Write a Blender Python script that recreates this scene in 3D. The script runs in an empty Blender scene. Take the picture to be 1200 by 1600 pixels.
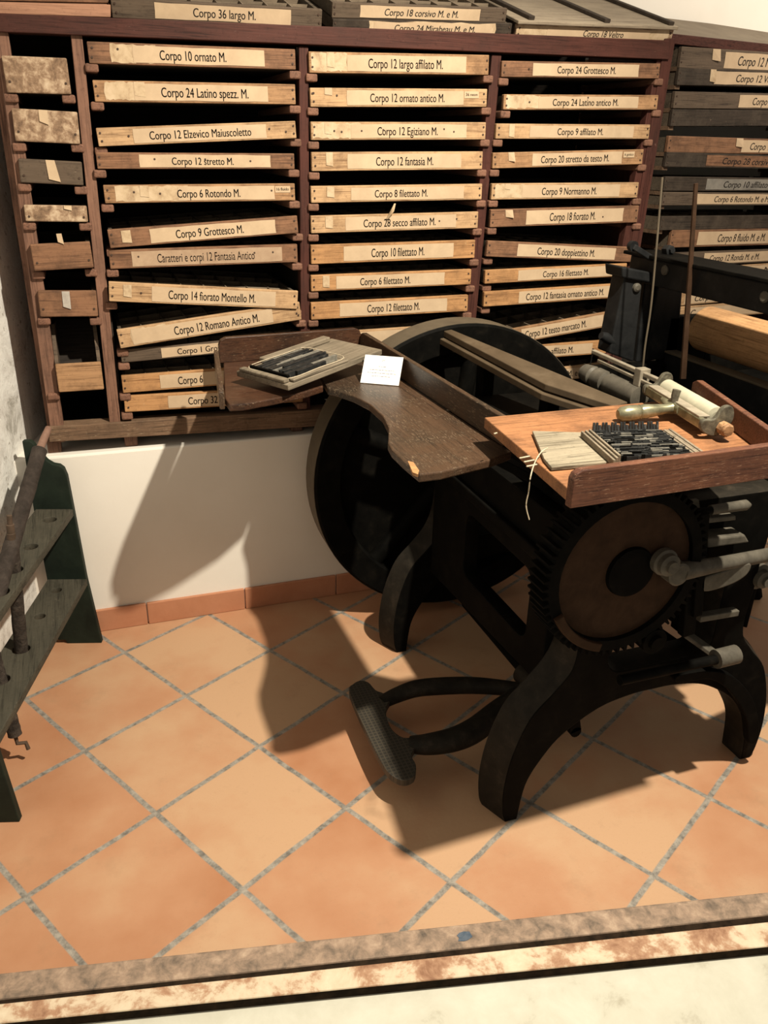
import bpy, bmesh, math, random
import numpy as np
from mathutils import Vector, Matrix
random.seed(7)
sc = bpy.context.scene
C = sc.collection

# ------------------------------------------------------------------ camera
F, PITCH, ROLL, YAW, CH = 1262.2, math.radians(24.32), math.radians(1.45), math.radians(20.08), 1.369
TILE, TH, OX, OY = 0.30, math.radians(-60.98), -0.024, 2.119
cy, sy = math.cos(YAW), math.sin(YAW)
W_ = Vector((sy*math.cos(PITCH), cy*math.cos(PITCH), -math.sin(PITCH)))
r0 = Vector((cy, -sy, 0)); u0 = r0.cross(W_)
R_ = math.cos(ROLL)*r0 + math.sin(ROLL)*u0
U_ = -math.sin(ROLL)*r0 + math.cos(ROLL)*u0
CAM = Vector((0, 0, CH))
cd = bpy.data.cameras.new('camera'); co = bpy.data.objects.new('camera', cd); C.objects.link(co)
cd.sensor_fit = 'VERTICAL'; cd.sensor_height = 24; cd.sensor_width = 18; cd.lens = 24*F/1600
cd.clip_start = 0.02
m = Matrix.Identity(4)
for i in range(3):
    m[i][0] = R_[i]; m[i][1] = U_[i]; m[i][2] = -W_[i]; m[i][3] = CAM[i]
co.matrix_world = m
sc.camera = co

# ------------------------------------------------------------------ light
sc.view_settings.view_transform = 'Standard'
sc.view_settings.look = 'None'
sc.view_settings.gamma = 1
sc.view_settings.exposure = 0.0
w = bpy.data.worlds.new('world'); sc.world = w; w.use_nodes = True
bg = w.node_tree.nodes['Background']
bg.inputs[0].default_value = (1.0, 0.88, 0.72, 1); bg.inputs[1].default_value = 0.34
LAMP = Vector((1.05, 0.62, 2.7))
ld = bpy.data.lights.new('ceiling_spot', 'SPOT'); lo = bpy.data.objects.new('ceiling_spot', ld); C.objects.link(lo)
lo.location = LAMP; ld.energy = 505; ld.color = (1.0, 0.90, 0.73); ld.shadow_soft_size = 0.03
ld.spot_size = math.radians(104); ld.spot_blend = 1.0
lo.rotation_euler = (Vector((.68, 1.9, .3))-LAMP).to_track_quat('-Z', 'Y').to_euler()
ld2 = bpy.data.lights.new('wall_spot', 'SPOT'); lo2 = bpy.data.objects.new('wall_spot', ld2); C.objects.link(lo2)
lo2.location = (2.9, 1.5, 2.7); ld2.energy = 150; ld2.color = (1.0, 0.88, 0.72); ld2.shadow_soft_size = 0.04
ld2.spot_size = math.radians(75); ld2.spot_blend = .8
lo2.rotation_euler = (Vector((2.5, 2.9, 1.9))-Vector((2.9, 1.5, 2.7))).to_track_quat('-Z', 'Y').to_euler()

# ------------------------------------------------------------------ from image rays to places in the room
def ray(px, py): return (W_*F + R_*(px-600) - U_*(py-800)).normalized()
def at_y(px, py, y): d = ray(px, py); return CAM + d*((y-CAM.y)/d.y)
def at_x(px, py, x): d = ray(px, py); return CAM + d*((x-CAM.x)/d.x)
def at_z(px, py, z): d = ray(px, py); return CAM + d*((z-CAM.z)/d.z)
def at_pl(px, py, o, n): d = ray(px, py); return CAM + d*((o-CAM).dot(n)/d.dot(n))
V = Vector

# ------------------------------------------------------------------ materials
def nm(name):
    m = bpy.data.materials.new(name); m.use_nodes = True
    nt = m.node_tree; b = nt.nodes['Principled BSDF']
    return m, nt, b
def N(nt, t, **k):
    n = nt.nodes.new(t)
    for a, v in k.items():
        if a in n.inputs.keys(): n.inputs[a].default_value = v
        else: setattr(n, a, v)
    return n
def c4(c): return (c[0], c[1], c[2], 1)
def srgb(r, g, b):
    f = lambda x: (x/255/12.92) if x/255 <= .04045 else ((x/255+.055)/1.055)**2.4
    return (f(r), f(g), f(b))
def coords(nt, scale=(1, 1, 1), rand=True):
    tc = N(nt, 'ShaderNodeTexCoord'); mp = N(nt, 'ShaderNodeMapping')
    mp.inputs['Scale'].default_value = scale
    if rand:
        oi = N(nt, 'ShaderNodeObjectInfo'); mul = N(nt, 'ShaderNodeMath', operation='MULTIPLY'); mul.inputs[1].default_value = 37.0
        nt.links.new(oi.outputs['Random'], mul.inputs[0])
        ad = N(nt, 'ShaderNodeVectorMath', operation='ADD')
        nt.links.new(tc.outputs['Object'], ad.inputs[0]); nt.links.new(mul.outputs[0], ad.inputs[1])
        nt.links.new(ad.outputs[0], mp.inputs[0])
    else:
        nt.links.new(tc.outputs['Object'], mp.inputs[0])
    return mp.outputs[0]
def ramp(nt, src, stops):
    r = N(nt, 'ShaderNodeValToRGB'); e = r.color_ramp.elements
    while len(e) < len(stops): e.new(0.5)
    for k, (p, c) in enumerate(stops):
        e[k].position = p; e[k].color = c4(c) if not isinstance(c, (int, float)) else (c, c, c, 1)
    nt.links.new(src, r.inputs[0]); return r.outputs[0]
def noise(nt, vec, scale, detail=5, rough=.6, dist=0):
    n = N(nt, 'ShaderNodeTexNoise'); n.inputs['Scale'].default_value = scale
    n.inputs['Detail'].default_value = detail; n.inputs['Roughness'].default_value = rough; n.inputs['Distortion'].default_value = dist
    nt.links.new(vec, n.inputs['Vector']); return n.outputs['Fac']
def mix(nt, fac, a, b, blend='MIX'):
    n = N(nt, 'ShaderNodeMix', data_type='RGBA', blend_type=blend)
    for s, v in ((n.inputs[0], fac), (n.inputs[6], a), (n.inputs[7], b)):
        if isinstance(v, (int, float)): s.default_value = v
        elif isinstance(v, tuple): s.default_value = c4(v)
        else: nt.links.new(v, s)
    return n.outputs[2]
def bump(nt, b, h, strength=.3, dist=.002):
    n = N(nt, 'ShaderNodeBump'); n.inputs['Strength'].default_value = strength; n.inputs['Distance'].default_value = dist
    nt.links.new(h, n.inputs['Height']); nt.links.new(n.outputs[0], b.inputs['Normal'])
def wood(name, light, dark, axis=0, rough=.6, blotch=.55, blotch_col=(.03, .02, .012), worn=None, worn_amt=.62, gs=1.0, bs=7, spec=.2):
    m, nt, b = nm(name)
    s = [48*gs, 48*gs, 48*gs]; s[axis] = 3.0*gs
    g1 = noise(nt, coords(nt, tuple(s)), 1.0, 6, .65, .8)
    s = [330*gs, 330*gs, 330*gs]; s[axis] = 11*gs
    g2 = noise(nt, coords(nt, tuple(s)), 1.0, 3, .6, .2)
    ma = N(nt, 'ShaderNodeMath', operation='MULTIPLY_ADD'); nt.links.new(g2, ma.inputs[0]); ma.inputs[1].default_value = .75
    mb = N(nt, 'ShaderNodeMath', operation='MULTIPLY'); nt.links.new(g1, mb.inputs[0]); mb.inputs[1].default_value = .6
    nt.links.new(mb.outputs[0], ma.inputs[2]); g = ma.outputs[0]
    dk = tuple(x*.72 for x in dark); lt = tuple(min(x*1.18, .9) for x in light)
    col = ramp(nt, g, [(.48, dk), (.66, light), (.82, lt)])
    plain = coords(nt)
    bl = noise(nt, plain, bs, 7, .72)
    col = mix(nt, ramp(nt, bl, [(.44, 0.0), (.70, blotch)]), col, blotch_col)
    sm = noise(nt, plain, 95, 5, .7)
    col = mix(nt, ramp(nt, sm, [(.56, 0.0), (.72, .45)]), col, tuple(x*.45 for x in dark))
    if worn:
        s2 = [380, 380, 380]; s2[axis] = 55
        wn = noise(nt, coords(nt, tuple(s2)), 1.0, 4, .75)
        wl = noise(nt, plain, 16, 5, .65)
        f = N(nt, 'ShaderNodeMath', operation='MULTIPLY')
        nt.links.new(ramp(nt, wn, [(worn_amt-.05, 0.0), (worn_amt+.02, 1.0)]), f.inputs[0])
        nt.links.new(ramp(nt, wl, [(.40, 0.0), (.58, 1.0)]), f.inputs[1])
        col = mix(nt, f.outputs[0], col, worn)
        ch = noise(nt, plain, 42, 6, .8)
        col = mix(nt, ramp(nt, ch, [(.66, 0.0), (.70, .7)]), col, worn)
    nt.links.new(col, b.inputs['Base Color']); b.inputs['Roughness'].default_value = rough
    b.inputs['Specular IOR Level'].default_value = spec
    bump(nt, b, g, .3, .0012)
    return m
def mottled(name, stops, scale=40, rough=.8, bstr=.3, detail=7, bdist=.002, metallic=0.0, spec=.25):
    m, nt, b = nm(name)
    n = noise(nt, coords(nt), scale, detail, .68, .3)
    nt.links.new(ramp(nt, n, stops), b.inputs['Base Color']); b.inputs['Roughness'].default_value = rough
    b.inputs['Metallic'].default_value = metallic; b.inputs['Specular IOR Level'].default_value = spec
    bump(nt, b, n, bstr, bdist)
    return m
M = {}
M['case_pale'] = wood('case_pale', (.43, .275, .15), (.27, .155, .08), 0, .7, .6, (.12, .062, .03), (.56, .42, .27), .70, bs=16)
M['case_tan'] = wood('case_tan', (.34, .195, .10), (.20, .105, .052), 0, .7, .7, (.085, .042, .022), (.5, .37, .24), .70, bs=16)
M['case_brown'] = wood('case_brown', (.21, .108, .06), (.12, .06, .036), 0, .7, .7, (.05, .028, .018), (.34, .23, .15), .72, bs=16)
M['case_orange'] = wood('case_orange', (.40, .215, .095), (.25, .12, .052), 0, .65, .55, (.10, .05, .025), (.5, .35, .2), .72, bs=14)
M['case_dark'] = wood('case_dark', (.038, .028, .021), (.019, .0145, .011), 0, .75, .6, (.085, .065, .048), (.25, .19, .13), .72, bs=20)
M['case_grey'] = wood('case_grey', (.095, .068, .048), (.045, .032, .024), 0, .8, .6, (.115, .085, .06), (.3, .23, .16), .72, bs=18)
M['tray_wood'] = wood('tray_wood', (.11, .085, .06), (.05, .04, .03), 0, .85, .6, (.03, .025, .02))
M['divider_wood'] = wood('divider_wood', (.20, .155, .11), (.11, .085, .06), 0, .85, .5, (.05, .04, .03))
M['rack_red'] = wood('rack_red', (.068, .0255, .0195), (.040, .0155, .0125), 0, .55, .5, (.032, .018, .015), (.17, .10, .075), .70, spec=.12)
M['rack_red_v'] = wood('rack_red_v', (.068, .0255, .0195), (.040, .0155, .0125), 2, .55, .5, (.032, .018, .015), (.17, .10, .075), .70, spec=.12)
M['rack_brown_v'] = wood('rack_brown_v', (.20, .105, .07), (.11, .055, .038), 2, .65, .6, (.05, .032, .025), (.3, .2, .14), .68)
M['rack_brown'] = wood('rack_brown', (.17, .105, .065), (.08, .05, .032), 0, .7, .55, (.035, .024, .018), (.32, .24, .16), .64)
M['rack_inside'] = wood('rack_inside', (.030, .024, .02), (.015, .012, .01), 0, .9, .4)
M['runner'] = wood('runner', (.19, .095, .062), (.10, .05, .034), 1, .7, .5, (.06, .035, .024))
M['grey_board'] = wood('grey_board', (.30, .245, .18), (.21, .165, .12), 0, .8, .4, (.13, .10, .075), bs=5)
M['grey_top'] = mottled('grey_top', [(.35, (.15, .12, .088)), (.65, (.20, .165, .12))], 9, .8, .1)
M['pink_board'] = wood('pink_board', (.36, .19, .12), (.30, .15, .095), 0, .7, .3, (.22, .11, .07), bs=5)
M['mottled_board'] = mottled('mottled_board', [(.3, (.09, .055, .035)), (.48, (.25, .16, .10)), (.62, (.46, .34, .23)), (.75, (.55, .44, .32))], 45, .85)
M['paper'] = mottled('paper', [(.3, (.43, .315, .205)), (.7, (.53, .395, .26))], 16, .85, .05)
M['paper_old'] = mottled('paper_old', [(.3, (.30, .20, .12)), (.5, (.48, .36, .23)), (.7, (.57, .44, .30))], 30, .85, .15)
M['paper_grey'] = mottled('paper_grey', [(.3, (.14, .13, .115)), (.7, (.24, .22, .19))], 20, .85, .05)  # grey tone for the half-shaded case label, also the card's print
M['paper_faded'] = mottled('paper_faded', [(.3, (.30, .20, .13)), (.7, (.42, .30, .20))], 25, .85, .05)
M['paper_white'] = mottled('paper_white', [(.3, (.74, .735, .71)), (.7, (.78, .77, .74))], 10, .7, .02)
M['tape'] = mottled('tape', [(.3, (.30, .27, .24)), (.7, (.45, .41, .36))], 60, .5, .1)
M['ink'] = mottled('ink', [(.3, (.012, .01, .009)), (.7, (.03, .024, .02))], 60, .7, 0)
M['ink_faded'] = mottled('ink_faded', [(.3, (.13, .095, .07)), (.7, (.2, .14, .10))], 60, .8, 0)
M['nail'] = mottled('nail', [(.3, (.03, .018, .012)), (.7, (.08, .05, .035))], 90, .7, .1)
M['iron'] = mottled('iron', [(.3, (.0022, .0022, .002)), (.55, (.0045, .0042, .0036)), (.75, (.010, .0085, .0065))], 22, .6, .15, spec=.03)
M['iron_paler'] = mottled('iron_paler', [(.3, (.010, .0088, .007)), (.55, (.020, .017, .013)), (.75, (.042, .033, .024))], 26, .55, .2, spec=.1)  # paler iron: painted side light on the frames, plain tone on the treadle
M['iron_blue'] = mottled('iron_blue', [(.3, (.007, .0075, .008)), (.6, (.015, .0155, .016)), (.78, (.034, .032, .028))], 20, .5, .15, spec=.12)
M['iron_grey'] = mottled('iron_grey', [(.3, (.05, .045, .036)), (.6, (.10, .09, .072)), (.8, (.17, .15, .12))], 25, .5, .15, spec=.2)
M['iron_dust'] = mottled('iron_dust', [(.3, (.075, .06, .042)), (.6, (.11, .088, .06)), (.8, (.15, .12, .085))], 12, .6, .1)
M['rust'] = mottled('rust', [(.3, (.028, .016, .010)), (.55, (.045, .025, .015)), (.75, (.056, .033, .02))], 25, .65, .2, spec=.05)
M['steel'] = mottled('steel', [(.3, (.22, .19, .14)), (.7, (.42, .37, .29))], 30, .4, .1, metallic=.3)
M['pewter'] = mottled('pewter', [(.3, (.13, .125, .08)), (.55, (.27, .26, .17)), (.75, (.42, .40, .29))], 45, .3, .15, metallic=.6)
M['pewter_dark'] = mottled('pewter_dark', [(.3, (.05, .045, .035)), (.55, (.13, .12, .09)), (.75, (.30, .28, .2))], 60, .4, .2, metallic=.3)
M['roller_white'] = mottled('roller_white', [(.3, (.30, .285, .215)), (.55, (.38, .36, .27)), (.75, (.46, .44, .33))], 20, .6, .05)
M['type_metal'] = mottled('type_metal', [(.3, (.012, .0125, .013)), (.55, (.028, .029, .029)), (.75, (.09, .09, .086))], 70, .45, .1, metallic=.3)
M['lead_light'] = mottled('lead_light', [(.3, (.10, .095, .08)), (.7, (.24, .225, .19))], 70, .5, .1)
M['cyl_wood'] = wood('cyl_wood', (.42, .24, .115), (.27, .14, .062), 1, .55, .5, (.10, .05, .025), (.6, .42, .26), .69, bs=6)
M['feed_wood'] = wood('feed_wood', (.060, .034, .020), (.028, .017, .0115), 1, .38, .9, (.020, .0175, .0135), (.20, .145, .095), .61, bs=4, spec=.3)
M['feed_wood_x'] = wood('feed_wood_x', (.062, .028, .0155), (.030, .0135, .009), 0, .38, .85, (.017, .012, .0095), (.20, .135, .085), .64, bs=4.5, spec=.3)
M['board_top'] = wood('board_top', (.30, .14, .065), (.19, .085, .04), 0, .5, .8, (.075, .036, .021), (.42, .27, .16), .69, bs=9)
M['board_lip'] = wood('board_lip', (.125, .052, .030), (.062, .026, .017), 0, .5, .6, (.045, .022, .020), (.27, .155, .10), .62, bs=12)
M['lid_wood'] = mottled('lid_wood', [(.35, (.060, .043, .026)), (.55, (.085, .061, .038)), (.7, (.12, .09, .058))], 9, .5, .05)
M['galley_wood'] = wood('galley_wood', (.20, .165, .12), (.11, .09, .064), 0, .75, .4, (.06, .05, .035))
M['galley_grain'] = wood('galley_grain', (.26, .225, .165), (.10, .085, .06), 0, .85, .3, (.11, .09, .065), gs=.9, spec=.05)
M['string'] = mottled('string', [(.3, (.35, .29, .2)), (.7, (.55, .47, .35))], 100, .9, .1)
M['green_paint'] = mottled('green_paint', [(.3, (.008, .012, .009)), (.6, (.016, .024, .017)), (.8, (.034, .036, .026))], 14, .55, .1, spec=.15)
M['shelf_green'] = wood('shelf_green', (.062, .056, .041), (.032, .030, .022), 1, .7, .5, (.028, .027, .020), (.15, .125, .09), .68)
M['roller_rubber'] = mottled('roller_rubber', [(.3, (.016, .012, .009)), (.5, (.045, .034, .027)), (.75, (.10, .077, .06))], 45, .85, 1.0, bdist=.008)
M['roller_smooth'] = mottled('roller_smooth', [(.3, (.017, .013, .010)), (.5, (.036, .027, .022)), (.7, (.058, .045, .037))], 24, .85, .9, bdist=.007)
M['spindle'] = mottled('spindle', [(.3, (.16, .09, .065)), (.7, (.26, .155, .115))], 30, .7, .1)
M['spindle_dark'] = mottled('spindle_dark', [(.3, (.05, .034, .022)), (.7, (.10, .066, .045))], 40, .75, .2)

def plaster():
    m, nt, b = nm('plaster')
    n = noise(nt, coords(nt, rand=False), 3, 5, .6)
    nt.links.new(ramp(nt, n, [(.3, (.74, .70, .63)), (.7, (.80, .765, .70))]), b.inputs['Base Color'])
    b.inputs['Roughness'].default_value = .85
    bump(nt, b, noise(nt, coords(nt, rand=False), 60, 4), .12, .002); return m
M['plaster'] = plaster()
def peeling():
    m, nt, b = nm('peeling_plaster')
    v = coords(nt, rand=False)
    n = noise(nt, v, 9, 8, .72, .4)
    col = ramp(nt, n, [(.33, (.36, .34, .30)), (.40, (.62, .60, .56)), (.50, (.76, .75, .71))])
    sp = noise(nt, v, 45, 5, .7)
    col = mix(nt, ramp(nt, sp, [(.60, 0.0), (.68, .8)]), col, (.27, .24, .2))
    nt.links.new(col, b.inputs['Base Color']); b.inputs['Roughness'].default_value = .9
    bump(nt, b, n, .7, .012); return m
M['peeling'] = peeling()
def tiles():
    m, nt, b = nm('terracotta_tiles')
    tc = N(nt, 'ShaderNodeTexCoord')
    mp = N(nt, 'ShaderNodeMapping'); mp.vector_type = 'TEXTURE'
    mp.inputs['Location'].default_value = (OX, OY, 0); mp.inputs['Rotation'].default_value = (0, 0, TH); mp.inputs['Scale'].default_value = (TILE, TILE, 1)
    nt.links.new(tc.outputs['Object'], mp.inputs[0])
    # tiny wobble of the joints
    wb = N(nt, 'ShaderNodeTexNoise'); wb.inputs['Scale'].default_value = 9; wb.inputs['Detail'].default_value = 4; nt.links.new(tc.outputs['Object'], wb.inputs['Vector'])
    sub = N(nt, 'ShaderNodeVectorMath', operation='SUBTRACT'); nt.links.new(wb.outputs['Color'], sub.inputs[0]); sub.inputs[1].default_value = (.5, .5, .5)
    scl = N(nt, 'ShaderNodeVectorMath', operation='SCALE'); scl.inputs['Scale'].default_value = .022; nt.links.new(sub.outputs[0], scl.inputs[0])
    add = N(nt, 'ShaderNodeVectorMath', operation='ADD'); nt.links.new(mp.outputs[0], add.inputs[0]); nt.links.new(scl.outputs[0], add.inputs[1])
    sep = N(nt, 'ShaderNodeSeparateXYZ'); nt.links.new(add.outputs[0], sep.inputs[0])
    ds = []
    for k in (0, 1):
        fr = N(nt, 'ShaderNodeMath', operation='FRACT'); nt.links.new(sep.outputs[k], fr.inputs[0])
        s5 = N(nt, 'ShaderNodeMath', operation='SUBTRACT'); nt.links.new(fr.outputs[0], s5.inputs[0]); s5.inputs[1].default_value = .5
        ab = N(nt, 'ShaderNodeMath', operation='ABSOLUTE'); nt.links.new(s5.outputs[0], ab.inputs[0]); ds.append(ab.outputs[0])
    mx = N(nt, 'ShaderNodeMath', operation='MAXIMUM'); nt.links.new(ds[0], mx.inputs[0]); nt.links.new(ds[1], mx.inputs[1])
    grout = ramp(nt, mx.outputs[0], [(.476, 0.0), (.483, 1.0)])
    fl = N(nt, 'ShaderNodeVectorMath', operation='FLOOR'); nt.links.new(mp.outputs[0], fl.inputs[0])
    wn = N(nt, 'ShaderNodeTexWhiteNoise', noise_dimensions='2D'); nt.links.new(fl.outputs[0], wn.inputs['Vector'])
    # clouds within each tile, different from tile to tile
    off = N(nt, 'ShaderNodeVectorMath', operation='SCALE'); off.inputs['Scale'].default_value = 20; nt.links.new(wn.outputs['Color'], off.inputs[0])
    ad2 = N(nt, 'ShaderNodeVectorMath', operation='ADD'); nt.links.new(tc.outputs['Object'], ad2.inputs[0]); nt.links.new(off.outputs[0], ad2.inputs[1])
    cl = noise(nt, ad2.outputs[0], 3.6, 5, .55)
    tone = N(nt, 'ShaderNodeMath', operation='MULTIPLY_ADD'); nt.links.new(wn.outputs['Value'], tone.inputs[0]); tone.inputs[1].default_value = .34; nt.links.new(cl, tone.inputs[2])
    col = ramp(nt, tone.outputs[0], [(.38, (.38, .172, .085)), (.60, (.445, .232, .128)), (.80, (.49, .305, .18))])
    dirt = noise(nt, tc.outputs['Object'], 7, 8, .75)
    col = mix(nt, ramp(nt, dirt, [(.56, 0.0), (.76, .35)]), col, (.26, .16, .09))
    speck = noise(nt, tc.outputs['Object'], 220, 3, .6)
    col = mix(nt, ramp(nt, speck, [(.6, 0.0), (.72, .22)]), col, (.30, .17, .09))
    gn = noise(nt, tc.outputs['Object'], 48, 6, .75)
    gcol = ramp(nt, gn, [(.38, (.13, .12, .105)), (.5, (.24, .22, .19)), (.65, (.36, .325, .275))])
    col = mix(nt, grout, col, gcol)
    nt.links.new(col, b.inputs['Base Color'])
    rr = N(nt, 'ShaderNodeMapRange'); nt.links.new(cl, rr.inputs[0]); rr.inputs[3].default_value = .42; rr.inputs[4].default_value = .6
    nt.links.new(rr.outputs[0], b.inputs['Roughness'])
    hgt = mix(nt, grout, noise(nt, tc.outputs['Object'], 90, 4), (-1.5, -1.5, -1.5))
    bump(nt, b, hgt, .25, .0015); return m
M['tiles'] = tiles()
M['skirting'] = mottled('skirting', [(.3, (.40, .17, .09)), (.7, (.50, .235, .135))], 7, .55, .05)
M['marble'] = mottled('marble', [(.28, (.40, .37, .29)), (.42, (.56, .545, .455)), (.7, (.64, .63, .54))], 11, .5, .08)
M['sill_brown'] = mottled('sill_brown', [(.28, (.10, .08, .065)), (.42, (.21, .155, .115)), (.56, (.33, .235, .17)), (.72, (.47, .35, .255))], 32, .7, .3)
M['sill_cream'] = mottled('sill_cream', [(.35, (.26, .135, .08)), (.46, (.42, .25, .155)), (.54, (.62, .50, .36)), (.72, (.70, .62, .47))], 16, .7, .35)
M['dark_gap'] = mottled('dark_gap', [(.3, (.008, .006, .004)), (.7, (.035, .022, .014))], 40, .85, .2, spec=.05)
M['blue_ink'] = mottled('blue_ink', [(.3, (.05, .08, .12)), (.7, (.14, .16, .19))], 60, .7, .1)
def waffle():
    m, nt, b = nm('waffle_iron')
    v = coords(nt, (1, 1, 1), rand=False); sp = N(nt, 'ShaderNodeSeparateXYZ'); nt.links.new(v, sp.inputs[0])
    o = []
    for k in (0, 1):
        mu = N(nt, 'ShaderNodeMath', operation='MULTIPLY'); mu.inputs[1].default_value = 100; nt.links.new(sp.outputs[k], mu.inputs[0])
        fr = N(nt, 'ShaderNodeMath', operation='FRACT'); nt.links.new(mu.outputs[0], fr.inputs[0])
        gt = N(nt, 'ShaderNodeMath', operation='GREATER_THAN'); gt.inputs[1].default_value = .28; nt.links.new(fr.outputs[0], gt.inputs[0]); o.append(gt.outputs[0])
    mn = N(nt, 'ShaderNodeMath', operation='MINIMUM'); nt.links.new(o[0], mn.inputs[0]); nt.links.new(o[1], mn.inputs[1])
    nt.links.new(mix(nt, mn.outputs[0], (.050, .041, .028), (.022, .019, .014)), b.inputs['Base Color']); b.inputs['Roughness'].default_value = .55
    bump(nt, b, mn.outputs[0], .6, -.004); return m
M['waffle'] = waffle()

# ------------------------------------------------------------------ mesh helpers (all return a bmesh)
def box_bm(x0, x1, y0, y1, z0, z1, bev=0.0, mat=None, bm=None):
    b = bmesh.new()
    vs = [b.verts.new((x, y, z)) for x in (x0, x1) for y in (y0, y1) for z in (z0, z1)]
    for f in ((0, 1, 3, 2), (4, 6, 7, 5), (0, 4, 5, 1), (2, 3, 7, 6), (0, 2, 6, 4), (1, 5, 7, 3)): b.faces.new([vs[i] for i in f])
    bmesh.ops.recalc_face_normals(b, faces=b.faces)
    if bev: bmesh.ops.bevel(b, geom=list(b.edges), offset=bev, segments=2, affect='EDGES', profile=.5)
    if mat is not None: b.transform(mat)
    return merge(bm, b) if bm is not None else b
def merge(a, b):
    me = bpy.data.meshes.new('tmp'); b.to_mesh(me); b.free(); a.from_mesh(me); bpy.data.meshes.remove(me); return a
def prism(poly, ext, bev=0.0):
    """solid from a planar list of points pushed along vector ext"""
    b = bmesh.new(); ext = Vector(ext)
    v0 = [b.verts.new(p) for p in poly]; v1 = [b.verts.new(Vector(p)+ext) for p in poly]
    n = len(poly)
    b.faces.new(v0); b.faces.new(list(reversed(v1)))
    for i in range(n): b.faces.new((v0[i], v1[i], v1[(i+1) % n], v0[(i+1) % n]))
    bmesh.ops.recalc_face_normals(b, faces=b.faces)
    if bev: bmesh.ops.bevel(b, geom=list(b.edges), offset=bev, segments=2, affect='EDGES', profile=.5, clamp_overlap=True)
    return b
def plate(outline, holes, t, mat, bev=0.0):
    """flat 2D outline (with holes) in local XY, thickness t along local Z, placed by mat"""
    cu = bpy.data.curves.new('tmpc', 'CURVE'); cu.dimensions = '2D'; cu.fill_mode = 'BOTH'; cu.extrude = t/2-bev; cu.bevel_depth = bev; cu.bevel_resolution = 1
    if bev: cu.offset = -bev
    for pts in [outline]+list(holes):
        s = cu.splines.new('POLY'); s.points.add(len(pts)-1); s.use_cyclic_u = True
        for p, q in zip(s.points, pts): p.co = (q[0], q[1], 0, 1)
    ob = bpy.data.objects.new('tmpo', cu); me = bpy.data.meshes.new_from_object(ob)
    b = bmesh.new(); b.from_mesh(me); bpy.data.objects.remove(ob); bpy.data.curves.remove(cu); bpy.data.meshes.remove(me)
    bmesh.ops.remove_doubles(b, verts=b.verts, dist=1e-5)
    b.transform(mat); return b
def smooth(pts, n=6, closed=True):
    out = []; L = len(pts); P = [Vector((p[0], p[1], p[2] if len(p) > 2 else 0)) for p in pts]
    for i in range(L if closed else L-1):
        p0 = P[(i-1) % L] if closed else P[max(i-1, 0)]; p1 = P[i]; p2 = P[(i+1) % L]; p3 = P[(i+2) % L] if closed else P[min(i+2, L-1)]
        for k in range(n):
            t = k/n
            out.append(.5*((2*p1)+(p2-p0)*t+(2*p0-5*p1+4*p2-p3)*t*t+(3*p1-p0-3*p2+p3)*t**3))
    if not closed: out.append(P[-1])
    return out
def rrect(x0, x1, y0, y1, r, n=5):
    o = []
    for cx, cyy, a in ((x1-r, y1-r, 0), (x0+r, y1-r, 90), (x0+r, y0+r, 180), (x1-r, y0+r, 270)):
        for k in range(n+1):
            t = math.radians(a+90*k/n); o.append((cx+r*math.cos(t), cyy+r*math.sin(t)))
    return o
def tube(pts, r, seg=12, flat=1.0, cap=True, bm=None):
    b = bm or bmesh.new(); P = [Vector(p) for p in pts]; n = len(P)
    rr = r if isinstance(r, (list, tuple)) else [r]*n
    rings = []
    T0 = (P[1]-P[0]).normalized(); up = Vector((0, 0, 1)) if abs(T0.z) < .9 else Vector((1, 0, 0))
    for i in range(n):
        T = ((P[min(i+1, n-1)]-P[i]).normalized()+(P[i]-P[max(i-1, 0)]).normalized()).normalized()
        s = T.cross(up).normalized(); u2 = s.cross(T).normalized()
        rings.append([b.verts.new(P[i]+s*rr[i]*math.cos(2*math.pi*k/seg)+u2*rr[i]*flat*math.sin(2*math.pi*k/seg)) for k in range(seg)])
    for i in range(n-1):
        for k in range(seg):
            f = b.faces.new((rings[i][k], rings[i][(k+1) % seg], rings[i+1][(k+1) % seg], rings[i+1][k])); f.smooth = True
    if cap: b.faces.new(list(reversed(rings[0]))); b.faces.new(rings[-1])
    bmesh.ops.recalc_face_normals(b, faces=b.faces)
    return b
def lathe(p, axis, prof, seg=40, bm=None, cap=True):
    """profile [(distance along axis, radius)] turned about axis from p"""
    b = bm or bmesh.new(); a = Vector(axis).normalized(); s = a.orthogonal().normalized(); u2 = a.cross(s)
    P = Vector(p); rings = []
    for d, r in prof:
        if r < 1e-5: rings.append([b.verts.new(P+a*d)])
        else: rings.append([b.verts.new(P+a*d+(s*math.cos(2*math.pi*k/seg)+u2*math.sin(2*math.pi*k/seg))*r) for k in range(seg)])
    for A, B in zip(rings, rings[1:]):
        for k in range(seg):
            q = [A[k % len(A)], A[(k+1) % len(A)], B[(k+1) % len(B)], B[k % len(B)]]
            u = []
            for v in q:
                if v not in u: u.append(v)
            if len(u) > 2:
                try: f = b.faces.new(u); f.smooth = True
                except ValueError: pass
    for Rg in (rings[0], rings[-1]):
        if len(Rg) > 1 and cap: b.faces.new(Rg)
    bmesh.ops.recalc_face_normals(b, faces=b.faces)
    return b
def frame_m(o, x, y=None, z=None):
    x = Vector(x).normalized()
    if z is None: y = Vector(y); z = x.cross(y).normalized(); y = z.cross(x)
    else: z = Vector(z); y = z.cross(x).normalized(); z = x.cross(y)
    m = Matrix.Identity(4)
    for i in range(3): m[i][0] = x[i]; m[i][1] = y[i]; m[i][2] = z[i]; m[i][3] = o[i]
    return m
def bar(p, q, w, h, bev=.002, up=(0, 0, 1)):
    p, q = Vector(p), Vector(q); L = (q-p).length
    return box_bm(0, L, -w/2, w/2, -h/2, h/2, bev, frame_m(p, q-p, z=up))

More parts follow.
